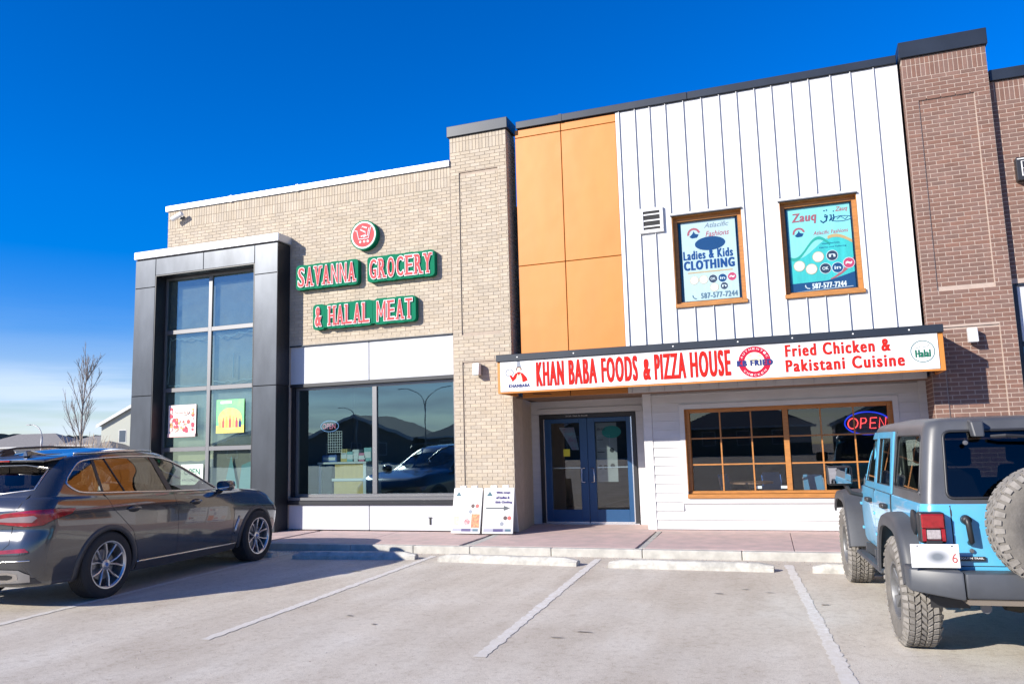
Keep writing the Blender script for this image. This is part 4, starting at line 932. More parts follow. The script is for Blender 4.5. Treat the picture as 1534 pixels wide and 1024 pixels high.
# --- posters in tower window
yT = TY+.30
def poster(label, x0, x1, z0, z1, m_, fn):
    p = thing('poster', label, 'poster', ((x0+x1)/2, yT, z0)); w_ = (x1-x0)/2
    MB().box(-w_,w_,-.004,0,0,z1-z0).build('sheet', m_, p); fn(p, w_, z1-z0)
def f1(p, w_, h):
    b = MB(); rr = random.Random(9); bs = {}
    for k, m_ in enumerate((M_pinkp, M_gold, M_crimson, mat('poster_rose', (.8,.45,.42), .5))):
        b = MB()
        for i in range(11):
            a = rr.uniform(0,6.28); u = rr.choice((-1,1)) if i % 2 else rr.uniform(-1,1); cx = (w_-.08)*u if i%2 else rr.uniform(-.6,.6)*w_; cz = rr.uniform(.08,h-.08) if i%2 else rr.uniform(.12,h*.55)
            b.disc_y(cx, cz, rr.uniform(.02,.05), -.0045-.0003*(k*11+i+1), 9)
        b.build('printed_sweets', m_, p, recalc=False)
    b = MB(); b.disc_y(0, h*.76, w_*.55, -.021, 24, .06).build('title_patch', M_cream, p, recalc=False)
    text('Snacks', -w_*.5, w_*.5, h*.72, h*.80, -.0222, M_crimson, p, off=.01)
    MB().box(-w_,w_,-.0225,-.022,0,.07).build('foot_band', mat('poster_rose', (.8,.45,.42), .5), p)
def f2(p, w_, h):
    MB().box(-w_,w_,-.006,-.0042,0,h*.22).build('foot_band', mat('poster_yellow', (.8,.62,.10), .5), p)
    MB().disc_y(0, h*.42, w_*.86, -.0065, 28, h*.33).build('glow_patch', mat('poster_lime', (.45,.65,.12), .5, col2=(.7,.7,.2), vscale=9), p, recalc=False)
    cols = [M_gold, M_pinkp, mat('bottle_orange', (.8,.35,.05), .5), M_pinkp, M_gold, M_crimson, M_blueprint]
    for k, m_ in enumerate(cols):
        b = MB(); x = -w_*.72+k*w_*.24; hh = h*(.26+.10*(1-abs(k-3)/3)); z = h*.16
        b.quad((x-.03,-.0075-.0004*k,z),(x+.03,-.0075-.0004*k,z),(x+.03,-.0075-.0004*k,z+hh*.6),(x+.012,-.0075-.0004*k,z+hh*.8),(x+.012,-.0075-.0004*k,z+hh),(x-.012,-.0075-.0004*k,z+hh),(x-.012,-.0075-.0004*k,z+hh*.8),(x-.03,-.0075-.0004*k,z+hh*.6)).build('bottle_print', m_, p, recalc=False)
    MB().box(-w_*.7,w_*.1,-.0062,-.0044,h*.88,h*.95).build('title_print', M_pwhite, p)
poster('pink and cream sweets poster in the left pane of the tower window', -12.74, -12.01, 1.915, 2.59, mat('poster_pink', (.78,.62,.58), .5), f1)
poster('bright green drinks poster with bottles in the right pane of the tower window', -11.48, -10.78, 1.96, 2.65, mat('poster_green', (.10,.55,.22), .5, col2=(.25,.65,.2), vscale=5), f2)
p = thing('open_notice', 'white OPEN notice in the lowest tower pane, seen through the windows of the grey SUV', 'notice', (-12.08,yT,.92))
MB().box(-.29,.29,-.004,0,0,.42).build('sheet', mat('notice_white', (.62,.72,.62), .6), p)
text('OPEN', -.21,.21,.2,.33,-.0055,M_tg,p,off=.02); text('PRODUCTS', -.25,.25,.07,.12,-.0055,M_lb,p,off=.015)
# pale brochures and paper behind the lowest right pane
b = MB(); b.add([(-11.4,yT+.07,.5),(-10.9,yT+.07,.5),(-11.15,yT+.08,1.5)], [(0,1,2)]); b.add([(-11.0,yT+.09,.5),(-10.45,yT+.09,.5),(-10.6,yT+.1,1.4),(-10.9,yT+.1,1.3)], [(0,1,2,3)])
o = b.build('hanging_sheet', mat('sheet_teal', (.25,.42,.40), .6), None, recalc=False); tag(o, 'pale crumpled plastic sheets hanging behind the lowest right tower pane', 'plastic sheet')

# --- things on the glass doors
p = thing('door_notice', 'small yellow notice stuck inside the left blue door', 'notice', (-4.44,YD-.004,1.30)); MB().box(-.065,.065,-.003,0,0,.14).build('sheet', mat('notice_yellow', (.62,.55,.03), .6), p)
p = thing('door_poster', 'grey and teal menu poster covering the upper part of the right blue door', 'poster', (-3.66,YD+.035,.80))
MB().box(-.19,.22,0,.004,0,1.13).build('sheet', mat('menu_grey', (.30,.31,.31), .6, var=.2, vscale=4), p)
MB().disc_y(.12,.95,.19,-.001,24,.12).build('teal_patch', mat('menu_teal', (.0,.25,.20), .5), p, recalc=False)
for (a_, c_) in ((-.12,.28),(-.02,.28),(.12,.30),(.12,.60)): MB().disc_y(a_,c_,.045,-.0015,16).build('menu_dish', M_black, p, recalc=False)
text('OPEN HOURS', -.17,.0,.98,1.03,-.001,M_black,p,off=.02); MB().box(-.17,-.03,-.002,-.001,.56,.575).box(-.17,-.05,-.002,-.001,.80,.81).build('text_line', M_black, p)
p = thing('door_poster', 'narrow pale blue poster hanging inside the top of the left blue door', 'poster', (-4.50,YD+.25,1.42))
MB().hull([(-.16,0,.45),(.15,0,.45),(.24,0,0),(.10,0,0)], [(-.16,.004,.45),(.15,.004,.45),(.24,.004,0),(.10,.004,0)]).build('sheet', mat('pale_blue_poster', (.40,.60,.70), .6, col2=(.45,.3,.4), vscale=9), p)

# --- sandwich boards
def sboard(x, rz, label, right):
    e = thing('sandwich_board', label, 'sandwich board', (x,-.90,0), rz, 'white A-frame boards by the beige pilaster')
    for s_ in (0, 1):
        T_ = Matrix.Translation((0,.20,.80)) @ Matrix.Rotation(R(-13 if s_ == 0 else 13), 4, 'X') @ Matrix.Translation((0,0,-.80))
        bo = MB().box(-.285,.285,-.012,.012,.0,.80, T_); o = bo.build('panel', mat('board_white', (.52,.515,.50), .5, var=.06, vscale=8), e, bevel=.008, seg=2)
        fb = MB(); 
        for xx in (-.10,.12): fb.box(xx-.06,xx+.06,-.012,.012,.80,.845, T_)
        fb.build('handle_lug', M_pwhite, o, bevel=.006)
        if s_ == 0:
            MF = T_
            def pr(mb, nm, m_):
                mb.v = [tuple(MF @ Vector((v[0], v[1]-.0125, v[2]))) for v in mb.v]; return mb.build(nm, m_, o, recalc=False)
            P = lambda: MB()
            def rect(x0,x1,z0,z1,m_,nm,y=-.001): pr(MB().quad((x0,y,z0),(x1,y,z0),(x1,y,z1),(x0,y,z1)), nm, m_)
            M_pf = mat('print_faint', (.26,.26,.33), .6); M_py = mat('print_yellowish', (.50,.30,.10), .6); M_pp = mat('print_purple', (.035,.025,.13), .6)
            hx_ = -.18 if not right else -.17
            pr(MB().quad((hx_-.055,-.0015,.655),(hx_+.0,-.0015,.735),(hx_+.055,-.0015,.655)), 'emblem_hill', mat('print_teal', (.02,.09,.12), .6)); pr(MB().ring_y(hx_,.69,.06,.068,-.0015,18,1,0,3.3), 'emblem_arc', M_pf)
            rect(-.23,.25,.555,.565,M_py,'rule') if not right else rect(-.24,.24,.345,.352,M_py,'rule')
            if right:
                pr(bold('Wide range',-.05,.21,.685,.735,-.0015,.006,.003,n=5), 'lettering', M_pp); pr(bold('of Ladies &',-.05,.20,.60,.65,-.0015,.006,.003,n=5), 'lettering', M_pp); pr(bold('Kids Clothing',-.06,.25,.515,.565,-.0015,.006,.003,n=5), 'lettering', M_pp)
                pr(MB().quad((-.23,-.0015,.428),(.10,-.0015,.428),(.10,-.0015,.452),(-.23,-.0015,.452)).quad((.10,-.0015,.395),(.22,-.0015,.44),(.10,-.0015,.485)), 'arrow', mat('print_slate', (.05,.06,.07), .6))
                rowz = .27
            else:
                for k in range(4): rect(-.03,.24-.03*(k%2),.73-.045*k,.736-.045*k,M_pf,'text_line')
                rowz = .48
            for k, m_ in enumerate((M_cream, M_hair, M_pinkp)): pr(MB().disc_y(.06+k*.075 if right else .03+k*.085, rowz, .036, -.0015, 16), 'badge', m_)
            pr(MB().disc_y(.075, rowz-.10, .036, -.0015, 16), 'badge', M_lb)
            if not right:
                rect(.10,.26,.10,.34,mat('print_food', (.55,.28,.10), .6, col2=(.45,.06,.05), vscale=25),'food_print'); rect(-.25,-.14,.14,.30,mat('print_pinkfood', (.50,.30,.26), .6, col2=(.52,.45,.35), vscale=25),'food_print'); pr(MB().disc_y(.02,.2,.06,-.0015,18), 'dish_print', mat('print_dish', (.45,.38,.38), .6, col2=(.3,.08,.1), vscale=20))
            rect(-.26,.25,.035,.085,M_pf,'foot_band'); rect(-.08,.10,.035,.085,M_pp,'foot_band',-.0018); rect(.14,.24,.04,.08,mat('print_blueteal', (.03,.09,.14), .6),'foot_band',-.0021)
            if right: pass
    b = MB(); b.tube([(0,.20-.17*.35,.30),(0,.20+.17*.35,.30)], .006, 5)
sboard(-5.775, R(-2), 'white sandwich board with food pictures, left of its twin by the window', False)
sboard(-5.165, R(3), 'white sandwich board with purple text and a black arrow pointing right, beside the pilaster corner', True)

# --- restaurant interior: chairs and tables
def chair(x, y, rz, label=None):
    e = thing('cafe_chair', label or 'blue plastic cafe chair with metal legs, dim behind the restaurant window', 'chair', (x,y,0), rz, 'cafe chairs inside the restaurant')
    m_ = mat('chair_blue', (.06,.16,.26), .4)
    MB().box(-.2,.2,-.2,.2,.43,.46).build('seat', m_, e, bevel=.015); MB().hull([(-.2,.17,.55),(.2,.17,.55),(.2,.20,.55),(-.2,.20,.55)], [(-.17,.24,.9),(.17,.24,.9),(.17,.27,.9),(-.17,.27,.9)]).build('backrest', m_, e, bevel=.015)
    for sx_ in (-.18,.18):
        MB().tube([(sx_,-.18,0),(sx_,-.17,.43)], .012, 6).build('leg', M_alu, e); MB().tube([(sx_,.22,0),(sx_,.17,.43),(sx_,.24,.85)], .012, 6).build('leg', M_alu, e)
for (x, y, a, lb) in ((.15,1.0,2.7,'blue cafe chair right of the central window post'),(.9,1.1,-2.6,'dark cafe chair nearest the off-road car, low in the right window'),(-1.3,1.4,1.2,'dim cafe chair behind the left half of the wooden window'),(-.6,1.9,.4,'dim cafe chair further back behind the central post')): chair(x,y,a,lb)
def table(x, y, lb):
    e = thing('cafe_table', lb, 'table', (x,y,0), 0, 'cafe tables inside the restaurant')
    MB().lathe([(0,.0),(.38,.0),(.38,.03),(0,.03)], 24, Matrix.Translation((0,0,.74)) @ Matrix.Rotation(R(90),4,'X')).build('table_top', mat('table_brown', (.13,.07,.04), .4), e); MB().tube([(0,0,0),(0,0,.72)], .03, 8).build('pedestal', M_black, e); MB().box(-.25,.25,-.25,.25,0,.02).build('base', M_black, e)
table(-1.0,1.15,'round brown cafe table left of the central window post'); table(.6,1.8,'round brown cafe table in the right half of the wooden window')
for (x,lb) in ((-.83,'small white card on the sill in the left group of panes'),(-.42,'wider white card on the sill beside the central post')):
    e = thing('table_card', lb, 'card', (x,.36,.69)); MB().box(-.05,.05,0,.004,0,.045).build('sheet', M_pwhite, e)
# menu board glowing faintly, chalk board inside
e = thing('menu_board', 'dark menu board with faint red writing behind the upper right panes', 'menu board', (.1,1.6,1.45))
MB().box(-.4,.4,0,.03,0,.45).build('board', M_black, e); text('KEBAB HOUSE', -.3,.3,.2,.3,-.002,mat('menu_red', (.35,.02,.03), .5),e,shear=.3) if False else None
# ============================================================ VEHICLES
def pchip(xk, yk, x):
    xk = np.array(xk, float); yk = np.array(yk, float); h = np.diff(xk); d = np.diff(yk)/h; m_ = np.zeros(len(xk))
    m_[0] = d[0]; m_[-1] = d[-1]
    for i in range(1, len(xk)-1):
        if d[i-1]*d[i] > 0:
            w1 = 2*h[i]+h[i-1]; w2 = h[i]+2*h[i-1]; m_[i] = (w1+w2)/(w1/d[i-1]+w2/d[i])
    i = np.clip(np.searchsorted(xk, x)-1, 0, len(h)-1); t_ = (x-xk[i])/h[i]
    return (2*t_**3-3*t_**2+1)*yk[i]+(t_**3-2*t_**2+t_)*h[i]*m_[i]+(-2*t_**3+3*t_**2)*yk[i+1]+(t_**3-t_**2)*h[i]*m_[i+1]
def outline(K, n_face=10, n_c=10, n_s=44):
    """half outline rear centre -> side -> front centre. K: dict xr,xf,w,wr,wf,cr,cf,br,bf,zr,zm,zf (zh: optional callable z(x))"""
    P = []
    cyr = min(K['cr']*K.get('ar',1.0), K['wr']*.9); cyf = min(K['cf']*K.get('af',1.4), K['wf']*.9)
    for i in range(n_face): y = (K['wr']-cyr)*i/n_face; P.append((K['xr']+K['br']*(y/K['wr'])**2, y))
    x0 = K['xr']+K['br']*((K['wr']-cyr)/K['wr'])**2
    for i in range(n_c):
        a = math.pi/2*i/n_c; P.append((x0+K['cr']*(1-math.cos(a)), K['wr']-cyr+cyr*math.sin(a)))
    xs_, xe_ = x0+K['cr'], None
    x1 = K['xf']-K['bf']*((K['wf']-cyf)/K['wf'])**2
    xe_ = x1-K['cf']; xm = (xs_+xe_)/2
    for i in range(n_s+1):
        u = i/n_s; x = xs_+(xe_-xs_)*u
        if x < xm: q = (xm-x)/(xm-xs_); y = K['w']-(K['w']-K['wr'])*q**2.2
        else: q = (x-xm)/(xe_-xm); y = K['w']-(K['w']-K['wf'])*q**2.2
        P.append((x, y))
    for i in range(1, n_c+1):
        a = math.pi/2*i/n_c; P.append((xe_+K['cf']*math.sin(a), K['wf']-cyf+cyf*math.cos(a)))
    for i in range(1, n_face+1): y = (K['wf']-cyf)*(1-i/n_face); P.append((K['xf']-K['bf']*(y/K['wf'])**2, y))
    out_ = []
    for (x, y) in P:
        if callable(K.get('z')): z_ = K['z'](x)
        else:
            u = (x-K['xr'])/(K['xf']-K['xr']); z_ = float(pchip([0,.5,1], [K['zr'],K['zm'],K['zf']], np.array(u)))
        out_.append((x, y, z_))
    return out_
def ring_mesh(keys, sub=5, **kw):
    outl = [np.array(outline(k, **kw)) for k in keys]; A = np.array(outl)   # rings x pts x 3
    t_ = np.arange(len(keys), dtype=float); tt = []
    for i in range(len(keys)-1):
        s_ = keys[i].get('sub', sub); tt += [i+j/s_ for j in range(s_)]
    tt.append(len(keys)-1.0); tt = np.array(tt)
    B_ = np.zeros((len(tt), A.shape[1], 3))
    for p in range(A.shape[1]):
        for c in range(3): B_[:,p,c] = pchip(t_, A[:,p,c], tt)
    nr, npt = B_.shape[:2]; ring = []
    vs = []
    full = npt*2-2
    for r_ in range(nr):
        row = [tuple(B_[r_,p]) for p in range(npt)]+[(B_[r_,p,0], -B_[r_,p,1], B_[r_,p,2]) for p in range(npt-2, 0, -1)]
        vs += row
    fs = []
    for r_ in range(nr-1):
        for p in range(full):
            q = (p+1) % full; fs.append((r_*full+p, r_*full+q, (r_+1)*full+q, (r_+1)*full+p))
    # caps as strips
    for base, fl in ((0, False), ((nr-1)*full, True)):
        for p in range(npt-1):
            a, b_ = p, p+1; a2 = (full-p) % full; b2 = (full-p-1) % full
            f = [base+a, base+b_, base+b2, base+a2]; f2 = []
            for v in f:
                if v not in f2: f2.append(v)
            if len(f2) >= 3: fs.append(tuple(f2))
    me = bpy.data.meshes.new('body'); me.from_pydata(vs, [], fs)
    bm = bmesh.new(); bm.from_mesh(me); bmesh.ops.remove_doubles(bm, verts=bm.verts, dist=1e-5); bmesh.ops.recalc_face_normals(bm, faces=bm.faces); bm.to_mesh(me); bm.free()
    return me
def bvh_of(me):
    bm = bmesh.new(); bm.from_mesh(me); t_ = BVHTree.FromBMesh(bm); bm.free(); return t_
class Proj:
    """orthographic projector onto a body: origin plane basis u (horizontal), z up, rays travel along d"""
    def __init__(s, bvh, d, dist=4):
        s.b = bvh; s.d = Vector(d).normalized(); s.u = Vector((-s.d.y, s.d.x, 0)).normalized(); s.dist = dist
        if abs(s.u.x) > abs(s.u.y) and s.u.x < 0: s.u = -s.u
    def hit(s, a, z, off=0):
        o = s.u*a+Vector((0,0,z))-s.d*s.dist
        h = s.b.ray_cast(o, s.d, 8)
        if h[0] is None: return None
        nrm = h[1]
        if nrm.dot(s.d) > 0: nrm = -nrm
        return h[0]+nrm*off
    def patch(s, poly, off=.003, grid=.04, thick=0):
        """poly: list of (a,z). returns MB"""
        P = []
        n = len(poly)
        for i in range(n):
            p, q = Vector(poly[i]), Vector(poly[(i+1)%n]); k = max(1, int((q-p).length/grid))
            for j in range(k): P.append(p+(q-p)*j/k)
        nb = len(P); edges = [(i,(i+1)%nb) for i in range(nb)]
        ax = min(p.x for p in P); bx__ = max(p.x for p in P); az = min(p.y for p in P); bz = max(p.y for p in P)
        pts = list(P)
        gx = max(1,int((bx__-ax)/grid)); gz = max(1,int((bz-az)/grid))
        for i in range(1,gx):
            for j in range(1,gz):
                c = Vector((ax+(bx__-ax)*i/gx, az+(bz-az)*j/gz))
                if min((c-p).length for p in P) > grid*.45: pts.append(c)
        V, E_, F, *_ = delaunay_2d_cdt(pts, edges, [tuple(range(nb))], 1, 1e-5)
        m_ = MB(); vs = []; ok = []
        for v in V:
            h = s.hit(v.x, v.y, off); ok.append(h is not None); vs.append(h if h is not None else Vector((0,0,0)))
        fs = [tuple(f) for f in F if all(ok[i] for i in f)]
        par = list(range(len(V)))
        def fd(i):
            while par[i] != i: par[i] = par[par[i]]; i = par[i]
            return i
        for f in fs:
            for i in f[1:]: par[fd(i)] = fd(f[0])
        cnt_ = {}
        for f in fs: cnt_[fd(f[0])] = cnt_.get(fd(f[0]), 0)+1
        if cnt_:
            top = max(cnt_, key=cnt_.get); fs = [f for f in fs if fd(f[0]) == top]
        used_ = sorted({i for f in fs for i in f}); mp_ = {v: k for k, v in enumerate(used_)}; vs = [vs[i] for i in used_]; fs = [tuple(mp_[i] for i in f) for f in fs]
        m_.add(vs, fs)
        return m_
    def line(s, pts, r, off=0, n=6, step=.04, closed=False):
        P = []
        pts = [Vector(p) for p in pts]
        if closed: pts = pts+[pts[0]]
        for p, q in zip(pts[:-1], pts[1:]):
            k = max(1, int((q-p).length/step))
            for j in range(k): P.append(p+(q-p)*j/k)
        if not closed: P.append(pts[-1])
        H = [s.hit(p.x, p.y, off) for p in P]; H = [h for h in H if h is not None]
        return MB().tube(H, r, n, closed=closed)
def smooth_poly(pts, it=2, closed=True):
    P = [Vector(p) for p in pts]
    for _ in range(it):
        Q = []
        n = len(P)
        for i in range(n if closed else n-1):
            a, b_ = P[i], P[(i+1)%n]; Q += [a*.75+b_*.25, a*.25+b_*.75]
        if not closed: Q = [P[0]]+Q+[P[-1]]
        P = Q
    return [(p.x, p.y) for p in P]
def bool_cut(me, cutters):
    o = bpy.data.objects.new('tmp', me); COL.objects.link(o); tmp = [o]
    for c in cutters:
        oc = bpy.data.objects.new('tmpc', c); COL.objects.link(oc); tmp.append(oc)
        md = o.modifiers.new('b', 'BOOLEAN'); md.operation = 'DIFFERENCE'; md.object = oc; md.solver = 'EXACT'
    dg = bpy.context.evaluated_depsgraph_get(); r_ = bpy.data.meshes.new_from_object(o.evaluated_get(dg))
    for q in tmp: bpy.data.objects.remove(q)
    return r_
def cyl_mesh(cx, cz, r, y0, y1, n=40):
    b = MB().lathe([(0,y0),(r,y0),(r,y1),(0,y1)], n, Matrix.Translation((cx,0,cz))); 
    me = b.mesh('c'); bm = bmesh.new(); bm.from_mesh(me); bmesh.ops.remove_doubles(bm, verts=bm.verts, dist=1e-5); bmesh.ops.recalc_face_normals(bm, faces=bm.faces); bm.to_mesh(me); bm.free(); return me

# ---------------------------------------------------------------- grey SUV
M_car = mat('dark_blue_grey_paint', (.046,.047,.050), .18, metal=.2, coat=1.0)
M_trim = mat('satin_trim', (.62,.60,.57), .22, metal=.9)
M_clad = mat('dark_wheel_arch_plastic', (.045,.046,.05), .45)
M_tyre = mat('tyre_rubber', (.022,.022,.023), .85, bump=.2, bscale=120)
M_rim = mat('silver_rim', (.55,.56,.58), .28, metal=.85)
M_lampred = mat('tail_lamp_red', (.34,.006,.016), .12, coat=.8, var=.5, vscale=14)
M_lampclear = mat('tail_lamp_clear', (.26,.20,.21), .15, coat=.8)
M_cglass = glass('tinted_car_glass', (.26,.24,.22), .13)
M_cglass2 = glass('front_door_glass', (.62,.68,.62), .09)
M_int = mat('car_interior', (.03,.028,.026), .7)
suv = thing('parked_suv', 'dark blue-grey SUV parked nose-in at the left, dusty along its sills', 'car', (0,0,0), 0)
def zb(lst): return lambda x: float(np.interp(x, [p[0] for p in lst], [p[1] for p in lst]))
belt = zb([(-2.5,1.17),(-1.2,1.125),(0,1.09),(1.0,1.06),(1.6,1.03),(2.1,.93),(2.4,.84)])
hood = zb([(-2.5,1.20),(-1.2,1.15),(0,1.115),(.9,1.09),(1.2,1.09),(1.7,1.05),(2.1,.955),(2.4,.88)])
keys = [
 dict(xr=-2.25,xf=2.05,w=.74,wr=.68,wf=.66,cr=.2,cf=.25,br=.05,bf=.15,zr=.24,zm=.21,zf=.24,sub=2),
 dict(xr=-2.44,xf=2.20,w=.90,wr=.86,wf=.80,cr=.24,cf=.30,br=.08,bf=.22,zr=.27,zm=.225,zf=.26,sub=3),
 dict(xr=-2.52,xf=2.30,w=.955,wr=.92,wf=.86,cr=.26,cf=.34,br=.10,bf=.24,zr=.40,zm=.36,zf=.38,sub=4),
 dict(xr=-2.57,xf=2.36,w=.975,wr=.945,wf=.885,cr=.26,cf=.34,br=.11,bf=.25,zr=.56,zm=.55,zf=.52,sub=4),
 dict(xr=-2.545,xf=2.37,w=.985,wr=.955,wf=.90,cr=.25,cf=.34,br=.11,bf=.25,zr=.74,zm=.74,zf=.68,sub=4),
 dict(xr=-2.50,xf=2.33,w=.985,wr=.96,wf=.90,cr=.24,cf=.34,br=.11,bf=.26,zr=.88,zm=.88,zf=.78,sub=3),
 dict(xr=-2.535,xf=2.27,w=.975,wr=.955,wf=.885,cr=.24,cf=.36,br=.12,bf=.27,zr=1.03,zm=.985,zf=.84,sub=3),
 dict(xr=-2.47,xf=2.18,w=.935,wr=.90,wf=.84,cr=.24,cf=.36,br=.12,bf=.28,z=belt,sub=3),
 dict(xr=-2.43,xf=2.05,w=.905,wr=.87,wf=.78,cr=.24,cf=.34,br=.12,bf=.28,z=hood,sub=6),
 dict(xr=-2.42,xf=.98,w=.90,wr=.865,wf=.80,cr=.24,cf=.12,br=.12,bf=.22,zr=1.215,zm=1.135,zf=1.115,sub=2),
 dict(xr=-2.39,xf=.90,w=.888,wr=.85,wf=.78,cr=.24,cf=.12,br=.12,bf=.22,zr=1.255,zm=1.165,zf=1.14,sub=5),
 dict(xr=-2.22,xf=.44,w=.80,wr=.755,wf=.70,cr=.22,cf=.12,br=.12,bf=.20,zr=1.42,zm=1.385,zf=1.37,sub=5),
 dict(xr=-2.02,xf=.04,w=.72,wr=.67,wf=.62,cr=.20,cf=.12,br=.12,bf=.16,zr=1.555,zm=1.60,zf=1.56,sub=4),
 dict(xr=-1.97,xf=-.12,w=.685,wr=.635,wf=.585,cr=.19,cf=.12,br=.12,bf=.14,zr=1.595,zm=1.660,zf=1.622,sub=4),
 dict(xr=-1.80,xf=-.36,w=.56,wr=.51,wf=.47,cr=.16,cf=.12,br=.10,bf=.10,zr=1.620,zm=1.705,zf=1.672,sub=3),
 dict(xr=-1.5,xf=-.7,w=.25,wr=.22,wf=.2,cr=.08,cf=.06,br=.03,bf=.03,zr=1.655,zm=1.725,zf=1.705,sub=2)]
body_me = ring_mesh(keys)
bv = bvh_of(body_me)
SIDE = -1
PR = Proj(bv, (0,1,0)); PL_ = Proj(bv, (0,-1,0)); PB = Proj(bv, (1,0,0))
win_main = [(-1.99,1.345),(-1.96,1.29),(-1.88,1.235),(-1.80,1.215),(-1.6,1.20),(-1.2,1.185),(-.5,1.155),(.1,1.135),(.74,1.112),(.52,1.225),(.27,1.36),(.04,1.475),(-.20,1.555),(-.50,1.598),(-.9,1.612),(-1.30,1.602),(-1.60,1.585),(-1.71,1.56),(-1.80,1.50)]
win_main = [(x, z-.004) for x, z in win_main]
# openings through the skin: window prisms and wheel wells
def prism_mesh(poly, y0, y1):
    me = MB().prism_y(poly, y0, y1).mesh('c'); bm = bmesh.new(); bm.from_mesh(me); bmesh.ops.recalc_face_normals(bm, faces=bm.faces); bm.to_mesh(me); bm.free(); return me
cut = []
for ax in (-1.4875, 1.4875):
    for sy in (-1,1): cut.append(cyl_mesh(ax, .365, .405, sy*.60, sy*1.3))
wm = smooth_poly(win_main, 1)
cabin = ring_mesh([
 dict(xr=-2.25,xf=.95,w=.80,wr=.78,wf=.74,cr=.2,cf=.1,br=.1,bf=.1,zr=.75,zm=.75,zf=.75,sub=2),
 dict(xr=-2.27,xf=.86,w=.835,wr=.79,wf=.73,cr=.22,cf=.12,br=.12,bf=.2,zr=1.2,zm=1.15,zf=1.13,sub=4),
 dict(xr=-2.14,xf=.38,w=.755,wr=.71,wf=.65,cr=.2,cf=.12,br=.12,bf=.18,zr=1.40,zm=1.38,zf=1.36,sub=4),
 dict(xr=-1.95,xf=.0,w=.68,wr=.63,wf=.58,cr=.2,cf=.12,br=.12,bf=.14,zr=1.57,zm=1.61,zf=1.56,sub=3),
 dict(xr=-1.5,xf=-.7,w=.25,wr=.22,wf=.2,cr=.08,cf=.06,br=.03,bf=.03,zr=1.66,zm=1.69,zf=1.66,sub=2)])
cut.append(cabin)
cut.append(prism_mesh(wm, -1.2, -.3)); cut.append(prism_mesh(wm, .3, 1.2))
def prism_x_mesh(poly, x0, x1):
    me = MB().prism_x(poly, x0, x1).mesh('c'); bm = bmesh.new(); bm.from_mesh(me); bmesh.ops.recalc_face_normals(bm, faces=bm.faces); bm.to_mesh(me); bm.free(); return me
rw = smooth_poly([(-.70,1.235),(.70,1.235),(.66,1.38),(.585,1.535),(-.585,1.535),(-.66,1.38)], 1)
cut.append(prism_x_mesh(rw, -3, -1.9))
ws = smooth_poly([(-.70,1.17),(.70,1.17),(.57,1.53),(-.57,1.53)], 1)
cut.append(prism_x_mesh(ws, .1, 1.5))
bm_ = bool_cut(body_me.copy(), cut)
bm_.materials.clear()
body = link('body', bm_, M_car, suv, smooth=True, autosmooth=32)
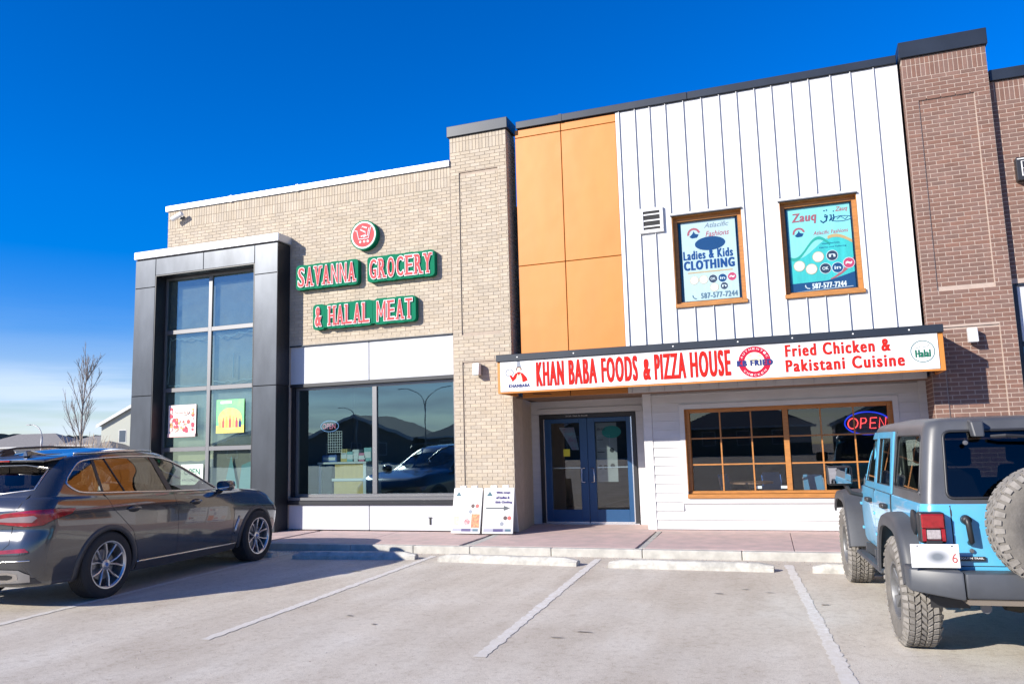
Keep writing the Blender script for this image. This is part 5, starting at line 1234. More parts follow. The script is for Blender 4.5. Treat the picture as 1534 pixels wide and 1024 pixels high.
# glazing, pillars, brightwork
wl_ = []
for Pj, nm in ((PR,'r'),(PL_,'l')):
    front = smooth_poly([(-.36,1.145),(.72,1.105),(.50,1.225),(.25,1.36),(.02,1.47),(-.22,1.548),(-.46,1.575)], 1)
    rear_ = [(-1.50,1.195),(-.42,1.147),(-.56,1.588),(-1.50,1.585)]
    quart = smooth_poly([(-1.98,1.34),(-1.95,1.285),(-1.87,1.232),(-1.79,1.212),(-1.54,1.195),(-1.53,1.59),(-1.60,1.58),(-1.71,1.555),(-1.79,1.50)],1)
    Pj.patch(front, -.004).build('side_window', M_cglass2, suv, smooth=True, recalc=False); Pj.patch(rear_, -.004).build('side_window', M_cglass, suv, smooth=True, recalc=False); Pj.patch(quart, -.004).build('side_window', M_cglass, suv, smooth=True, recalc=False)
    b = Pj.patch([(-.44,1.14),(-.34,1.136),(-.50,1.60),(-.60,1.606)], .0015); b.build('pillar_cover', M_black, suv, smooth=True, recalc=False)
    b = Pj.patch([(-1.545,1.19),(-1.505,1.19),(-1.505,1.59),(-1.545,1.585)], .0015); b.build('pillar_cover', M_black, suv, smooth=True, recalc=False)
    Pj.line([(-1.18,1.19),(-1.36,1.59)], .008, 0).build('window_divider', M_black, suv, smooth=True)
    Pj.line(wm, .0105, .002, closed=True).build('window_trim', M_trim, suv, smooth=True)
    # door seams and sill strip
    b = MB()
    for L_ in ([(-.38,1.13),(-.36,1.0),(-.33,.75),(-.33,.35)], [(.80,1.07),(.86,.9),(.88,.70),(.84,.34)], [(-1.52,1.18),(-1.44,1.0),(-1.30,.88),(-1.12,.72),(-1.04,.5),(-1.0,.36)], [(-1.0,.355),(.84,.335)]):
        q = Pj.line(L_, .0045, -.002, n=5); b.add(q.v, q.f)
    b.build('door_seam', M_joint, suv, smooth=True)
    Pj.patch([(-1.02,.245),(.98,.245),(.98,.345),(-1.02,.345)], .010).build('sill_panel', M_clad, suv, smooth=True, recalc=False)
    Pj.line([(-1.02,.345),(.98,.330)], .011, .006).build('sill_strip', M_trim, suv, smooth=True)
    # arch mouldings
    for ax in (-1.4875, 1.4875):
        V = []; fs = []; n = 40
        for i in range(n+1):
            a = R(-14+208*i/n)
            for r_, of in ((.398,-.012),(.400,.014),(.452,.014),(.462,.001)):
                h = Pj.hit(ax+r_*math.cos(a), .365+r_*math.sin(a), of)
                V.append(h if h is not None else (V[-1] if V else Vector((ax,0,.3))))
        for i in range(n):
            for j in range(3): fs.append((i*4+j,(i+1)*4+j,(i+1)*4+j+1,i*4+j+1))
        MB().add(V, fs).build('arch_moulding', M_clad, suv, smooth=True, recalc=False)
    sy = -1 if nm == 'r' else 1
    for hx_ in (-1.12, .02):
        c = Pj.hit(hx_, .985, 0)
        b = MB().lathe([(0,0),(.10,0),(.085,-.008),(0,-.012)], 20, Matrix.Translation(c+Vector((0,-.002 if sy<0 else .002,-.005))) @ Matrix.Diagonal((1,1 if sy < 0 else -1,.42,1)))
        hh = b.build('door_handle', M_black, suv, smooth=True)
        y_ = c.y+sy*.028
        MB().tube([(hx_-.105,c.y+sy*.006,.985),(hx_-.07,y_,.99),(hx_+.07,y_,.988),(hx_+.105,c.y+sy*.006,.982)], .013, 8).build('grip', M_car, hh, smooth=True)
    # mirror
    cx_, cy_, cz_ = .60, sy*1.02, 1.165
    mm = MB(); 
    rings = []
    for (dx, sc) in ((-.07,.86),(-.02,1.0),(.05,.92),(.10,.62),(.125,.25)):
        rings.append([(cx_+dx, cy_+sc*.125*math.copysign(abs(math.cos(a))**.7, math.cos(a)), cz_+sc*.078*math.copysign(abs(math.sin(a))**.7, math.sin(a))) for a in [i*2*math.pi/16 for i in range(16)]])
    vs = [p for r_ in rings for p in r_]; fs = [(i*16+j, i*16+(j+1)%16, (i+1)*16+(j+1)%16, (i+1)*16+j) for i in range(4) for j in range(16)]+[tuple(range(16)), tuple(64+i for i in range(16))]
    mo = mm.add(vs, fs).build('door_mirror', M_car, suv, smooth=True, autosmooth=50)
    MB().add([(cx_-.072, cy_+.105*math.cos(a), cz_+.062*math.sin(a)) for a in [i*2*math.pi/16 for i in range(16)]], [tuple(range(16))]).build('mirror_glass', mat('mirror', (.8,.8,.8), .02, metal=1), mo)
    MB().hull([(cx_-.03,sy*.87,1.07),(cx_+.09,sy*.87,1.07),(cx_+.07,sy*.98,1.10),(cx_-.02,sy*.98,1.10)], [(cx_-.03,sy*.86,1.11),(cx_+.09,sy*.86,1.11),(cx_+.07,sy*.98,1.135),(cx_-.02,sy*.98,1.135)]).build('mirror_stalk', M_black, mo)
    # roof rail
    y_ = sy*.665
    if sy < 0:
        PR.line([(-1.93,1.612),(-1.6,1.645),(-1.1,1.665),(-.6,1.668),(-.25,1.650),(.05,1.57),(.35,1.42),(.62,1.27)], .016, .012).build('roof_rail', M_trim, suv, smooth=True)
    else:
        b = MB().tube([(-1.60,y_*.97,1.665),(-1.50,y_,1.715),(-1.3,y_*1.01,1.745),(-.8,y_*1.02,1.760),(-.3,y_*1.01,1.748),(.0,y_,1.705),(.12,y_*.96,1.64)], .015, 8)
        b.hull([(-1.56,y_-.012,1.64),(-1.30,y_-.012,1.64),(-1.30,y_+.012,1.64),(-1.56,y_+.012,1.64)],[(-1.48,y_-.012,1.72),(-1.38,y_-.012,1.735),(-1.38,y_+.012,1.735),(-1.48,y_+.012,1.72)]).box(-.06,.06,y_-.012,y_+.012,1.60,1.69).box(-.66,-.52,y_-.012,y_+.012,1.66,1.75)
        b.build('roof_rail', mat('rail_shaded_black', (.03,.03,.032), .3), suv, smooth=False)  # far rail seen from its shadow side; that shade is painted in as black
    # vent behind front wheel
    Pj.line([(.92,.47),(.95,.56),(1.02,.70),(1.00,.71),(.93,.58),(.905,.49)], .008, .004, closed=True).build('side_vent', M_trim, suv, smooth=True)
    Pj.patch([(.92,.48),(.95,.56),(1.01,.69),(.95,.60)], .002, grid=.02).build('vent_mesh', M_black, suv, recalc=False)
# rear and front glass
PB.patch(rw, -.004).build('rear_window', glass('rear_tinted', (.16,.16,.16), .07), suv, smooth=True, recalc=False)
PB.line(rw, .008, .001, closed=True).build('rear_window_trim', M_trim, suv, smooth=True)
PF = Proj(bv, (-1,0,0)); PF.patch(ws, -.004).build('windscreen', M_cglass2, suv, smooth=True, recalc=False)
# spoiler
MB().hull([(-2.10,-.60,1.565),(-2.13,-.45,1.57),(-2.15,0,1.575),(-2.13,.45,1.57),(-2.10,.60,1.565),(-1.80,.60,1.60),(-1.80,0,1.61),(-1.80,-.60,1.60)],
          [(-2.10,-.60,1.588),(-2.135,-.45,1.595),(-2.155,0,1.60),(-2.135,.45,1.595),(-2.10,.60,1.588),(-1.76,.58,1.632),(-1.76,0,1.652),(-1.76,-.58,1.632)]).build('roof_spoiler', M_car, suv, bevel=.006, seg=2, smooth=True, autosmooth=35)
MB().box(-2.162,-2.150,-.18,.18,1.577,1.594).build('brake_light', M_lampred, suv)
# shark fin aerial
MB().hull([(-1.80,-.045,1.635),(-1.80,.045,1.635),(-1.52,.03,1.655),(-1.52,-.03,1.655)], [(-1.79,-.012,1.70),(-1.79,.012,1.70),(-1.73,.010,1.703),(-1.73,-.010,1.703)]).build('roof_aerial', M_car, suv, bevel=.006)
# tail lamps (wrap the corner)
def mirror_mb(b):
    m_ = MB(); m_.v = [(v[0], -v[1], v[2]) for v in b.v]; m_.f = [tuple(reversed(f)) for f in b.f]; return m_
D1 = Proj(bv, (1,.62,0))
def corner_pt(x, y): return Vector((x,y,0)).dot(D1.u)
# parameterise by a along D1.u : from rear centre to flank
aR = corner_pt(-2.53,-.30); aC = corner_pt(-2.38,-.85); aS = corner_pt(-2.02,-.975)
if aR > aS: pass
def ap(t_): return aR+(aS-aR)*t_
tl = [(ap(0),.985),(ap(.25),1.035),(ap(.55),1.06),(ap(.8),1.065),(ap(1.0),1.055),(ap(.97),1.0),(ap(.82),.955),(ap(.72),.905),(ap(.5),.895),(ap(.3),.915),(ap(.04),.945)]
tl2 = [(ap(.10),.972),(ap(.3),.995),(ap(.62),1.01),(ap(.66),.985),(ap(.60),.94),(ap(.34),.945),(ap(.12),.958)]
for mir in (False, True):
    q = D1.patch(tl, .010, grid=.03); 
    if mir: q = mirror_mb(q)
    lamp = q.build('tail_lamp', M_lampred, suv, smooth=True, recalc=False)
    q = D1.patch(tl2, .014, grid=.03)
    if mir: q = mirror_mb(q)
    q.build('lamp_lens', M_lampclear, lamp, smooth=True, recalc=False)
    q = D1.line(tl, .007, .004, closed=True)
    if mir: q = mirror_mb(q)
    q.build('lamp_rim', M_black, lamp, smooth=True)
    # tailgate seam
    q = PB.line([(-.70,1.22),(-.66,1.05)], .004, -.001)
    q2 = PB.line([(-.60,.90),(-.62,.72),(-.55,.66),(0,.655)], .004, -.001); q.add(q2.v, q2.f)
    if mir: q = mirror_mb(q)
    q.build('tailgate_seam', M_joint, suv, smooth=True)
    q = PB.patch([(-.84,.635),(-.42,.615),(-.40,.65),(-.80,.675)], .004)
    if mir: q = mirror_mb(q)
    q.build('reflector', M_lampred, suv, smooth=True, recalc=False)
    q = PB.patch(smooth_poly([(-.70,.33),(-.35,.33),(-.33,.42),(-.72,.44)],1), .012)
    if mir: q = mirror_mb(q)
    ex = q.build('exhaust_tip', M_trim, suv, smooth=True, recalc=False)
    q = PB.patch(smooth_poly([(-.64,.355),(-.41,.355),(-.39,.40),(-.66,.41)],1), .016)
    if mir: q = mirror_mb(q)
    q.build('exhaust_opening', M_black, ex, smooth=True, recalc=False)
PB.patch([(-.86,.30),(.86,.30),(.84,.36),(.4,.49),(-.4,.49),(-.84,.36)], .005).build('rear_diffuser', M_clad, suv, smooth=True, recalc=False)
PB.line([(-.85,.55),(-.4,.535),(.4,.535),(.85,.55)], .008, .004).build('bumper_strip', M_trim, suv, smooth=True)
PB.patch([(-.80,.325),(-.25,.30),(.25,.30),(.80,.325),(.82,.40),(.74,.455),(.30,.47),(.22,.53),(-.22,.53),(-.30,.47),(-.74,.455),(-.82,.40)], .010).build('skid_trim', mat('satin_skid', (.45,.45,.45), .3, metal=.8), suv, smooth=True, recalc=False)
t_ = text_mb('xDrive40i', 0, .26, 0, .035, 0, .01)
V = []
for v in t_.v:
    h = PB.hit(-(.48+.26)+v[0], .79+v[2], .004); V.append(h if h is not None else Vector((-2.5,0,.8)))
t_.v = [tuple(v) for v in V]; t_.build('badge_lettering', M_trim, suv, recalc=False)
# number plate recess on tailgate, wiper
PB.patch([(-.27,.76),(.27,.76),(.27,.90),(-.27,.90)], .006).build('number_plate', M_pwhite, suv, recalc=False)
PB.line([(-.05,1.26),(.50,1.29)], .008, .012).build('rear_wiper', M_black, suv)
# headlamps
for Pj, sy in ((PR,-1),(PL_,1)):
    q = Pj.patch(smooth_poly([(1.92,.80),(2.10,.79),(2.16,.74),(2.05,.71)],1), .006); q.build('headlamp', M_lampclear, suv, smooth=True, recalc=False)
# cabin: closed tub, seats, wheel
b = MB(); b.box(-2.2,.9,-.80,.80,.45,.50).build('floor_pan', M_int, suv)
b = MB()
for (sx_, sy_) in ((-.30,-.38),(-.30,.38),(-1.15,-.40),(-1.15,.40),(-1.15,0)):
    b.box(sx_-.25,sx_+.25,sy_-.22,sy_+.22,.50,.75); b.hull([(sx_-.28,sy_-.22,.75),(sx_-.15,sy_-.22,.75),(sx_-.15,sy_+.22,.75),(sx_-.28,sy_+.22,.75)], [(sx_-.42,sy_-.18,1.26),(sx_-.33,sy_-.18,1.26),(sx_-.33,sy_+.18,1.26),(sx_-.42,sy_+.18,1.26)]); b.box(sx_-.45,sx_-.36,sy_-.12,sy_+.12,1.29,1.44)
b.build('seat', mat('seat_leather_tan', (.18,.10,.06), .5), suv, bevel=.02)
b = MB(); b.box(.42,.92,-.72,.72,.7,1.06); b.build('dashboard', M_int, suv, bevel=.03)
b = MB().lathe([(.175,-.015),(.195,0),(.175,.015),(.155,0),(.175,-.015)], 24, Matrix.Translation((.30,.38,1.02)) @ Matrix.Rotation(R(-65),4,'Z')@Matrix.Rotation(R(0),4,'X')); b.build('steering_wheel', M_black, suv)
# wheel wells (dark liners)
for ax in (-1.4875,1.4875):
    for sy in (-1,1):
        MB().lathe([(.404,sy*.90),(.404,sy*.55),(.05,sy*.55)], 24, Matrix.Translation((ax,0,.365)), R(-14), R(194)).build('wheel_liner', M_black, suv)
def suv_wheel(parent, x, y, sy, rad=.375):
    w_ = MB().lathe([(0,0),(.24,0),(.24,.01),(0,.01)], 32).build('wheel', M_black, parent); w_.location = (x, y, rad)
    if sy > 0: w_.rotation_euler = (0,0,math.pi)
    return w_
prof = [(.262,.115),(.268,.130),(.30,.138),(.335,.137),(.358,.125),(.369,.108)]
tread = []
for k in range(9):
    yc = -.096+.024*k
    tread += [(.3745,yc-.009),(.3745,yc+.007),(.366,yc+.0085),(.366,yc+.0125)]
prof_t = [(a,-h) for a,h in prof]+[(p[0],p[1]) for p in tread]+[(a,h) for a,h in reversed(prof)]
def make_wheel_parts(w_):
    # outer side is -y
    ty = MB().lathe(prof_t, 56).build('tyre', M_tyre, w_, smooth=True, autosmooth=35)
    b = MB().lathe([(.255,-.128),(.268,-.130),(.262,-.118),(.245,-.105),(.238,.11),(.262,.12)], 48); rim = b.build('rim', M_rim, w_, smooth=True, autosmooth=35)
    sp = MB()
    for k in range(5):
        for d_ in (-1,1):
            a0 = k*72+d_*7; a1 = k*72+d_*19
            A = lambda a,r_,y_: Vector((r_*math.cos(R(a)), y_, r_*math.sin(R(a))))
            w0, w1 = 6.0, 2.6
            fr = [A(a0-w0,.058,-.088),A(a0+w0,.058,-.088),A((a0+a1)/2+3.9,.15,-.108),A(a1+w1,.247,-.118),A(a1-w1,.247,-.118),A((a0+a1)/2-3.9,.15,-.108)]
            bk = [v+Vector((0,.035,0)) for v in fr]
            bk = [v*.999 for v in bk]
            sp.hull(fr, bk)
    sp.build('spokes', M_rim, w_, bevel=.003)
    MB().lathe([(0,-.100),(.028,-.100),(.032,-.094),(.058,-.088),(.06,-.06),(0,-.06)], 24).build('hub', M_rim, w_, smooth=True, autosmooth=40)
    MB().lathe([(0,-.1015),(.024,-.1015)], 20).build('hub_badge', mat('badge_blue', (.05,.15,.4), .4), w_)
    MB().lathe([(.0,-.03),(.17,-.03),(.17,-.01),(0,-.01)], 32).build('brake_disc', mat('brake_steel', (.25,.25,.25), .35, metal=.8), w_)
w0_ = suv_wheel(suv, -1.4875, -.845, -1)
make_wheel_parts(w0_)
for (x, sy) in ((1.4875,-1),(-1.4875,1),(1.4875,1)):
    c = copy_tree(w0_, suv); c.location = (x, sy*.845, .375); c.rotation_euler = (0, R(23*x), 0) if sy < 0 else (0,0,math.pi)
w0_.rotation_euler = (0, R(-8), 0)
suv.location = (-8.93,-5.205,G); suv.rotation_euler = (0,0,R(94.17)); suv.scale = (1.022,)*3
# ---------------------------------------------------------------- blue off-road car
M_jb = mat('bright_blue_paint', (.085,.41,.66), .28, col2=(.11,.36,.54), vscale=3.5, coat=.7)
M_jt = mat('grey_hardtop', (.080,.083,.09), .38, var=.3, vscale=2.5, bump=.15, bscale=400, bdist=.002)
M_jf = mat('flare_plastic', (.055,.058,.065), .5, var=.2, vscale=4)
M_jbump = mat('bumper_plastic', (.06,.065,.075), .45, var=.3, vscale=3)
M_jtyre = mat('dusty_tyre', (.17,.155,.135), .9, var=.4, vscale=9, bump=.3, bscale=60)
M_lug = mat('dusty_tread_lug', (.26,.24,.215), .9, var=.4, vscale=14)
M_jglass = glass('smoked_glass', (.22,.22,.22), .16)
jp = thing('offroad_car', 'bright blue boxy off-road car with grey hard top and a spare wheel behind', 'car')
def rk(xr, xf, w, z, c, zc=0, **k):
    d = dict(xr=xr,xf=xf,w=w,wr=w-.005,wf=w-.01,cr=c,cf=c,ar=1,af=1,br=.015,bf=.01,zr=z,zm=z+zc,zf=z); d.update(k); return d
# tub
tub = ring_mesh([rk(-2.10,.80,.70,.52,.06,sub=1), rk(-2.13,.80,.775,.56,.09,sub=2), rk(-2.14,.80,.800,.70,.10,sub=2), rk(-2.135,.80,.805,.95,.10,sub=2), rk(-2.125,.80,.795,1.10,.10,sub=1), rk(-2.115,.79,.785,1.125,.09,sub=1)], n_s=40, n_c=8)
tb = bvh_of(tub)
cuts_ = [cyl_mesh(-1.4825,.46,.50,sy*.55,sy*1.2) for sy in (-1,1)]
inner = ring_mesh([rk(-2.06,.70,.70,.60,.06,sub=1), rk(-2.06,.70,.73,1.0,.06,sub=1), rk(-2.06,.70,.73,1.3,.06,sub=1)], n_s=10, n_c=4)
tubm = bool_cut(tub.copy(), cuts_+[inner]); tubm.materials.clear()
link('body_tub', tubm, M_jb, jp, smooth=True, autosmooth=35)
# nose: hood and fender tops
MB().hull([(.79,-.60,.60),(.79,.60,.60),(2.0,.50,.66),(2.0,-.50,.66)], [(.79,-.62,1.125),(.79,.62,1.125),(2.0,.52,1.06),(2.0,-.52,1.06)]).build('bonnet', M_jb, jp, bevel=.04, seg=3, smooth=True, autosmooth=40)
MB().box(1.98,2.05,-.52,.52,.62,1.07).build('grille', M_jb, jp, bevel=.02)
# hard top: rear and roof shell
ht = ring_mesh([rk(-2.115,.62,.782,1.118,.085,sub=1), rk(-2.11,.60,.782,1.13,.085,sub=4), rk(-2.045,.42,.735,1.45,.09,sub=4), rk(-2.0,.25,.705,1.64,.10,sub=3), rk(-1.985,.20,.69,1.69,.10,sub=2), rk(-1.96,.16,.66,1.725,.10,sub=2), rk(-1.85,.05,.55,1.745,.10,.015,sub=1), rk(-1.4,-.3,.2,1.75,.05,.02,sub=1)], n_s=44, n_c=9)
hb = bvh_of(ht)
JL = Proj(hb, (0,-1,0)); JR = Proj(hb, (0,1,0)); JB = Proj(hb, (1,0,0)); TL = Proj(tb, (0,-1,0)); TR = Proj(tb, (0,1,0)); TB = Proj(tb, (1,0,0))
def rc(pts, r):
    V = [Vector(p) for p in pts]; O = []
    for i, p in enumerate(V):
        a = (V[i-1]-p).normalized(); c = (V[(i+1)%len(V)]-p).normalized(); p0, p1 = p+a*r, p+c*r
        for k in range(5):
            t_ = k/4; q = p0*(1-t_)**2+p*2*t_*(1-t_)+p1*t_**2; O.append((q.x, q.y))
    return O
q_win = rc([(-1.97,1.205),(-1.03,1.20),(-1.03,1.625),(-1.90,1.625)], .06)
r_win = [(-.92,1.19),(-.20,1.185),(-.20,1.605),(-.80,1.605)]
f_win = [(-.10,1.185),(.52,1.18),(.30,1.595),(-.10,1.60)]
cut = []
inn = ring_mesh([rk(-2.06,.55,.745,1.0,.08,sub=1), rk(-2.055,.55,.74,1.15,.08,sub=3), rk(-1.99,.36,.69,1.45,.08,sub=3), rk(-1.94,.16,.655,1.66,.08,sub=1), rk(-1.85,.05,.60,1.69,.08,sub=1)], n_s=14, n_c=5)
cut.append(inn)
for wp in (q_win, r_win, f_win):
    for sy in (-1,1): cut.append(prism_mesh(wp, min(sy*.4,sy*1.2), max(sy*.4,sy*1.2)))
b_win = rc([(-.61,1.165),(.61,1.165),(.575,1.645),(-.575,1.645)], .05)
cut.append(prism_x_mesh(b_win, -3, -1.7))
wsj = [(-.62,1.19),(.62,1.19),(.56,1.62),(-.56,1.62)]
cut.append(prism_x_mesh(wsj, .0, 1.2))
htm = bool_cut(ht.copy(), cut); htm.materials.clear()
link('hard_top', htm, M_jt, jp, smooth=True, autosmooth=35)
jw = glass('dark_rear_glass', (.10,.10,.105), .035)
jside = glass('jeep_side_glass', (.55,.62,.58), .10)
for Pj, Tj, sy in ((JL,TL,1),(JR,TR,-1)):
    for wp, gm in ((q_win, jside),(r_win, jside),(f_win, jside)):
        Pj.patch(wp, -.008).build('side_window', gm, jp, smooth=True, recalc=False)
        Pj.line(wp, .007, .0, closed=True).build('window_seal', M_black, jp, smooth=True)
    # blue door skins with upper frames (ring polygons around the windows)
    def frame(outer, inner_, nm):
        b = MB(); o_ = [Vector(p) for p in outer]; i_ = [Vector(p) for p in inner_]
        n = len(o_); K_ = 10; rows = []
        for k in range(n):
            for s_ in range(K_):
                a = o_[k].lerp(o_[(k+1)%n], s_/K_); c = i_[k].lerp(i_[(k+1)%n], s_/K_); rows.append((Pj.hit(a.x,a.y,.0), Pj.hit(a.x,a.y,.014), Pj.hit(c.x,c.y,.014), Pj.hit(c.x,c.y,-.004)))
        vs = []; ok = all(v is not None for r_ in rows for v in r_)
        for r_ in rows:
            for v in r_: vs.append(v if v is not None else Vector((0,sy*.75,1.4)))
        m_ = len(rows); fs = [(i*4+j,((i+1)%m_)*4+j,((i+1)%m_)*4+j+1,i*4+j+1) for i in range(m_) for j in range(3)]
        return b.add(vs, fs).build(nm, M_jb, jp, smooth=True, recalc=False, autosmooth=40)
    rd = frame([(-.98,1.13),(-.155,1.13),(-.155,1.66),(-.90,1.66)], r_win, 'door_frame')
    fd = frame([(-.145,1.13),(.575,1.13),(.27,1.655),(-.145,1.66)], f_win, 'door_frame')
    # quarter window surround is dark; door skins on the tub
    for poly, nm in (([(-.93,.60),(-.155,.56),(-.155,1.118),(-.985,1.118),(-1.0,.98)],'rear_door'), ([(-.145,.56),(.70,.56),(.74,.80),(.72,1.118),(-.145,1.118)],'front_door')):
        d = Tj.patch(rc(poly,.05), .010, grid=.08).build(nm, M_jb, jp, smooth=True, recalc=False)
        q = Tj.line(rc(poly,.05), .006, .003, closed=True, n=5); q.build('door_gap', M_joint, d, smooth=True)
    for hx_ in (-.82,.02):
        c = Tj.hit(hx_, 1.02, .012)
        MB().box(hx_-.075,hx_+.075,c.y-.004 if sy>0 else c.y-.05,c.y+.05 if sy>0 else c.y+.004,.995,1.04).build('door_handle', M_black, jp, bevel=.014, seg=2)
    for hx_, hz in ((-.13,.90),(-.13,.70),(.74,.93),(.74,.68)):
        c = Tj.hit(min(hx_,.7), hz, .0); MB().box(hx_-.03,hx_+.03,min(c.y,c.y+sy*.018),max(c.y,c.y+sy*.018),hz-.015,hz+.015).build('door_hinge', M_jb, jp, bevel=.006)
    # flares: thick shelf arches
    def flare(cx, pts, y0, y1, nm):
        P = [Vector((cx+p[0], 0, p[1])) for p in smooth_poly(pts, 2, closed=False)]
        vs = []; fs = []; n = len(P)
        for i, p in enumerate(P):
            a = P[max(0,i-1)]; c = P[min(n-1,i+1)]; t_ = (c-a).normalized(); nn = Vector((t_.z,0,-t_.x))
            if nn.dot(p-Vector((cx,0,.42))) < 0: nn = -nn
            for (yy, of) in ((y0,.035),(y0+(y1-y0)*.75,.030),(y1-.012*sy,.012),(y1,-.012),(y1,-.075),(y1-.02*sy,-.08),(y1-.03*sy,-.03),(y0,-.01)):
                q = p+nn*of; vs.append((q.x, yy, q.z))
        k = 8
        for i in range(n-1):
            for j in range(k): fs.append((i*k+j, i*k+(j+1)%k, (i+1)*k+(j+1)%k, (i+1)*k+j))
        fs += [tuple(range(k)), tuple(reversed([(n-1)*k+j for j in range(k)]))]
        return MB().add(vs, fs).build(nm, M_jf, jp, smooth=True, autosmooth=35)
    flare(-1.4825, [(-.58,.56),(-.50,.80),(-.34,.955),(-.10,.985),(.15,.985),(.38,.93),(.55,.70),(.62,.50)], sy*.765, sy*.935, 'wheel_flare')
    flare(1.4825, [(-.62,.46),(-.55,.68),(-.38,.97),(-.10,1.0),(.25,1.0),(.45,.93),(.56,.80)], sy*.56, sy*.935, 'wheel_flare')
    MB().box(1.0,1.95,min(sy*.52,sy*.70),max(sy*.52,sy*.70),.78,.93).build('inner_wing', M_jf, jp)
    # mirrors
    my = sy*1.02
    mo = MB().box(.50,.60,my-.125,my+.125,1.13,1.33).build('door_mirror', M_black, jp, bevel=.03, seg=3, smooth=True, autosmooth=40)
    MB().box(.494,.499,my-.105,my+.105,1.15,1.31).build('mirror_glass', mat('mirror', (.8,.8,.8), .02, metal=1), mo)
    MB().tube([(.56,my-sy*.05,1.14),(.56,my-sy*.10,1.05),(.58,sy*.80,1.02)], .022, 8).build('mirror_arm', M_black, mo)
    # side step
    MB().box(-.75,.65,min(sy*.80,sy*.90),max(sy*.80,sy*.90),.42,.46).build('side_step', M_jbump, jp, bevel=.015)
    for x in (-.6,-.05,.5): MB().box(x-.03,x+.03,min(sy*.6,sy*.82),max(sy*.6,sy*.82),.40,.55).build('step_bracket', M_jbump, jp)
    # tail lamp
    y0 = sy*.745
    tlm = MB().box(-2.205,-2.10,min(y0-sy*.085,y0+sy*.085),max(y0-sy*.085,y0+sy*.085),.86,1.075).build('tail_lamp', M_black, jp, bevel=.015, seg=2)
    MB().box(-2.225,-2.206,y0-.075,y0+.075,.965,1.065).build('lamp_lens', mat('lamp_red_face', (.30,.012,.015), .15, coat=.6, var=.3, vscale=30), tlm, bevel=.008)
    MB().box(-2.224,-2.206,y0-.045,y0+.045,.89,.955).build('reverse_lens', mat('lamp_white_face', (.45,.40,.40), .2, coat=.6, var=.4, vscale=60), tlm, bevel=.004)
    b = MB(); b.box(-2.223,-2.206,y0-.075,y0-.049,.875,.962).box(-2.223,-2.206,y0+.049,y0+.075,.875,.962).box(-2.223,-2.206,y0-.045,y0+.045,.870,.886); b.build('lamp_lens', M_lampred, tlm, bevel=.003)
    # fuel cap (driver side)
    if sy > 0:
        c = Tj.hit(-1.93, 1.0, 0)
        fc = MB().lathe([(0,.0),(.075,.0),(.09,-.008),(.09,-.02),(.06,-.026),(0,-.026)], 24, Matrix.Translation((-1.92,c.y-.0,.985)) @ Matrix.Rotation(math.pi,4,'Z')).build('fuel_cap', M_black, jp, smooth=True, autosmooth=40)
    MB().lathe([(.49,sy*.76),(.49,sy*.50),(.05,sy*.50)], 24, Matrix.Translation((-1.4825,0,.46)), R(-10), R(190)).build('wheel_liner', M_black, jp)
# quarter panel strip below quarter window (hard top skirt) with edge line
JB.patch(b_win, -.006).build('rear_window', jw, jp, smooth=True, recalc=False)
JB.line(b_win, .011, .002, closed=True).build('rear_window_seal', M_black, jp, smooth=True)
wsP = Proj(hb, (-1,0,0)); wsP.patch(wsj, -.006).build('windscreen', jside, jp, recalc=False)
for yy in (.36,-.36):
    MB().hull([(-2.10,yy-.035,1.60),(-2.10,yy+.035,1.60),(-2.03,yy+.045,1.60),(-2.03,yy-.045,1.60)], [(-2.06,yy-.045,1.715),(-2.06,yy+.045,1.715),(-1.97,yy+.045,1.73),(-1.97,yy-.045,1.73)]).build('glass_hinge', M_jf, jp, bevel=.012, seg=2)
for yy, zz in ((.45,1.56),(-.1,1.55),(-.45,1.56)):
    MB().lathe([(0,0),(.018,0),(.016,-.012),(0,-.014)], 12, Matrix.Translation((-2.065,yy,zz)) @ Matrix.Rotation(R(-90),4,'Z')).build('glass_button', M_frame, jp)
MB().tube([(-2.07,.28,1.60),(-2.12,.20,1.605),(-2.10,-.1,1.58),(-2.09,-.25,1.57)], .013, 6).build('rear_wiper', M_black, jp)
# tailgate
tg = TB.patch(smooth_poly([(-.62,.70),(.60,.70),(.60,1.112),(-.62,1.112)], 0), .008, grid=.1).build('tailgate', M_jb, jp, recalc=False)
TB.line([(.60,1.115),(.60,.70),(-.62,.70),(-.62,1.115)], .007, .0).build('tailgate_gap', M_joint, tg)
hm = MB(); hm.tube([(-2.16,.52,1.03),(-2.20,.52,1.02),(-2.20,.515,.99),(-2.20,.505,.87),(-2.16,.505,.86)], .020, 10); hm.lathe([(0,0),(.035,0),(.03,-.05),(0,-.055)], 16, Matrix.Translation((-2.15,.52,1.02)) @ Matrix.Rotation(R(-90),4,'Z'))
hm.build('tailgate_handle', M_black, tg, smooth=True)
MB().lathe([(0,0),(.016,0),(.014,-.008),(0,-.009)], 14, Matrix.Translation((-2.155,.50,.805)) @ Matrix.Rotation(R(-90),4,'Z')).build('lock', M_frame, tg)
bd = MB().box(-2.163,-2.152,.42,.59,.735,.765).build('dealer_badge', M_black, tg)
# lettering faces rearwards: local +x reading direction is -y
def rear_text(s, yl, yr, z0, z1, xx, m_, parent, off=.02):
    t_ = text_mb(s, 0, 1, z0, z1, 0, off); t_.v = [(xx+v[1], yl+(yr-yl)*v[0], v[2]) for v in t_.v]; return t_.build('lettering', m_, parent, recalc=False)
rear_text('SOUTH TRAIL', .58, .43, .748, .761, -2.1645, M_pwhite, tg)
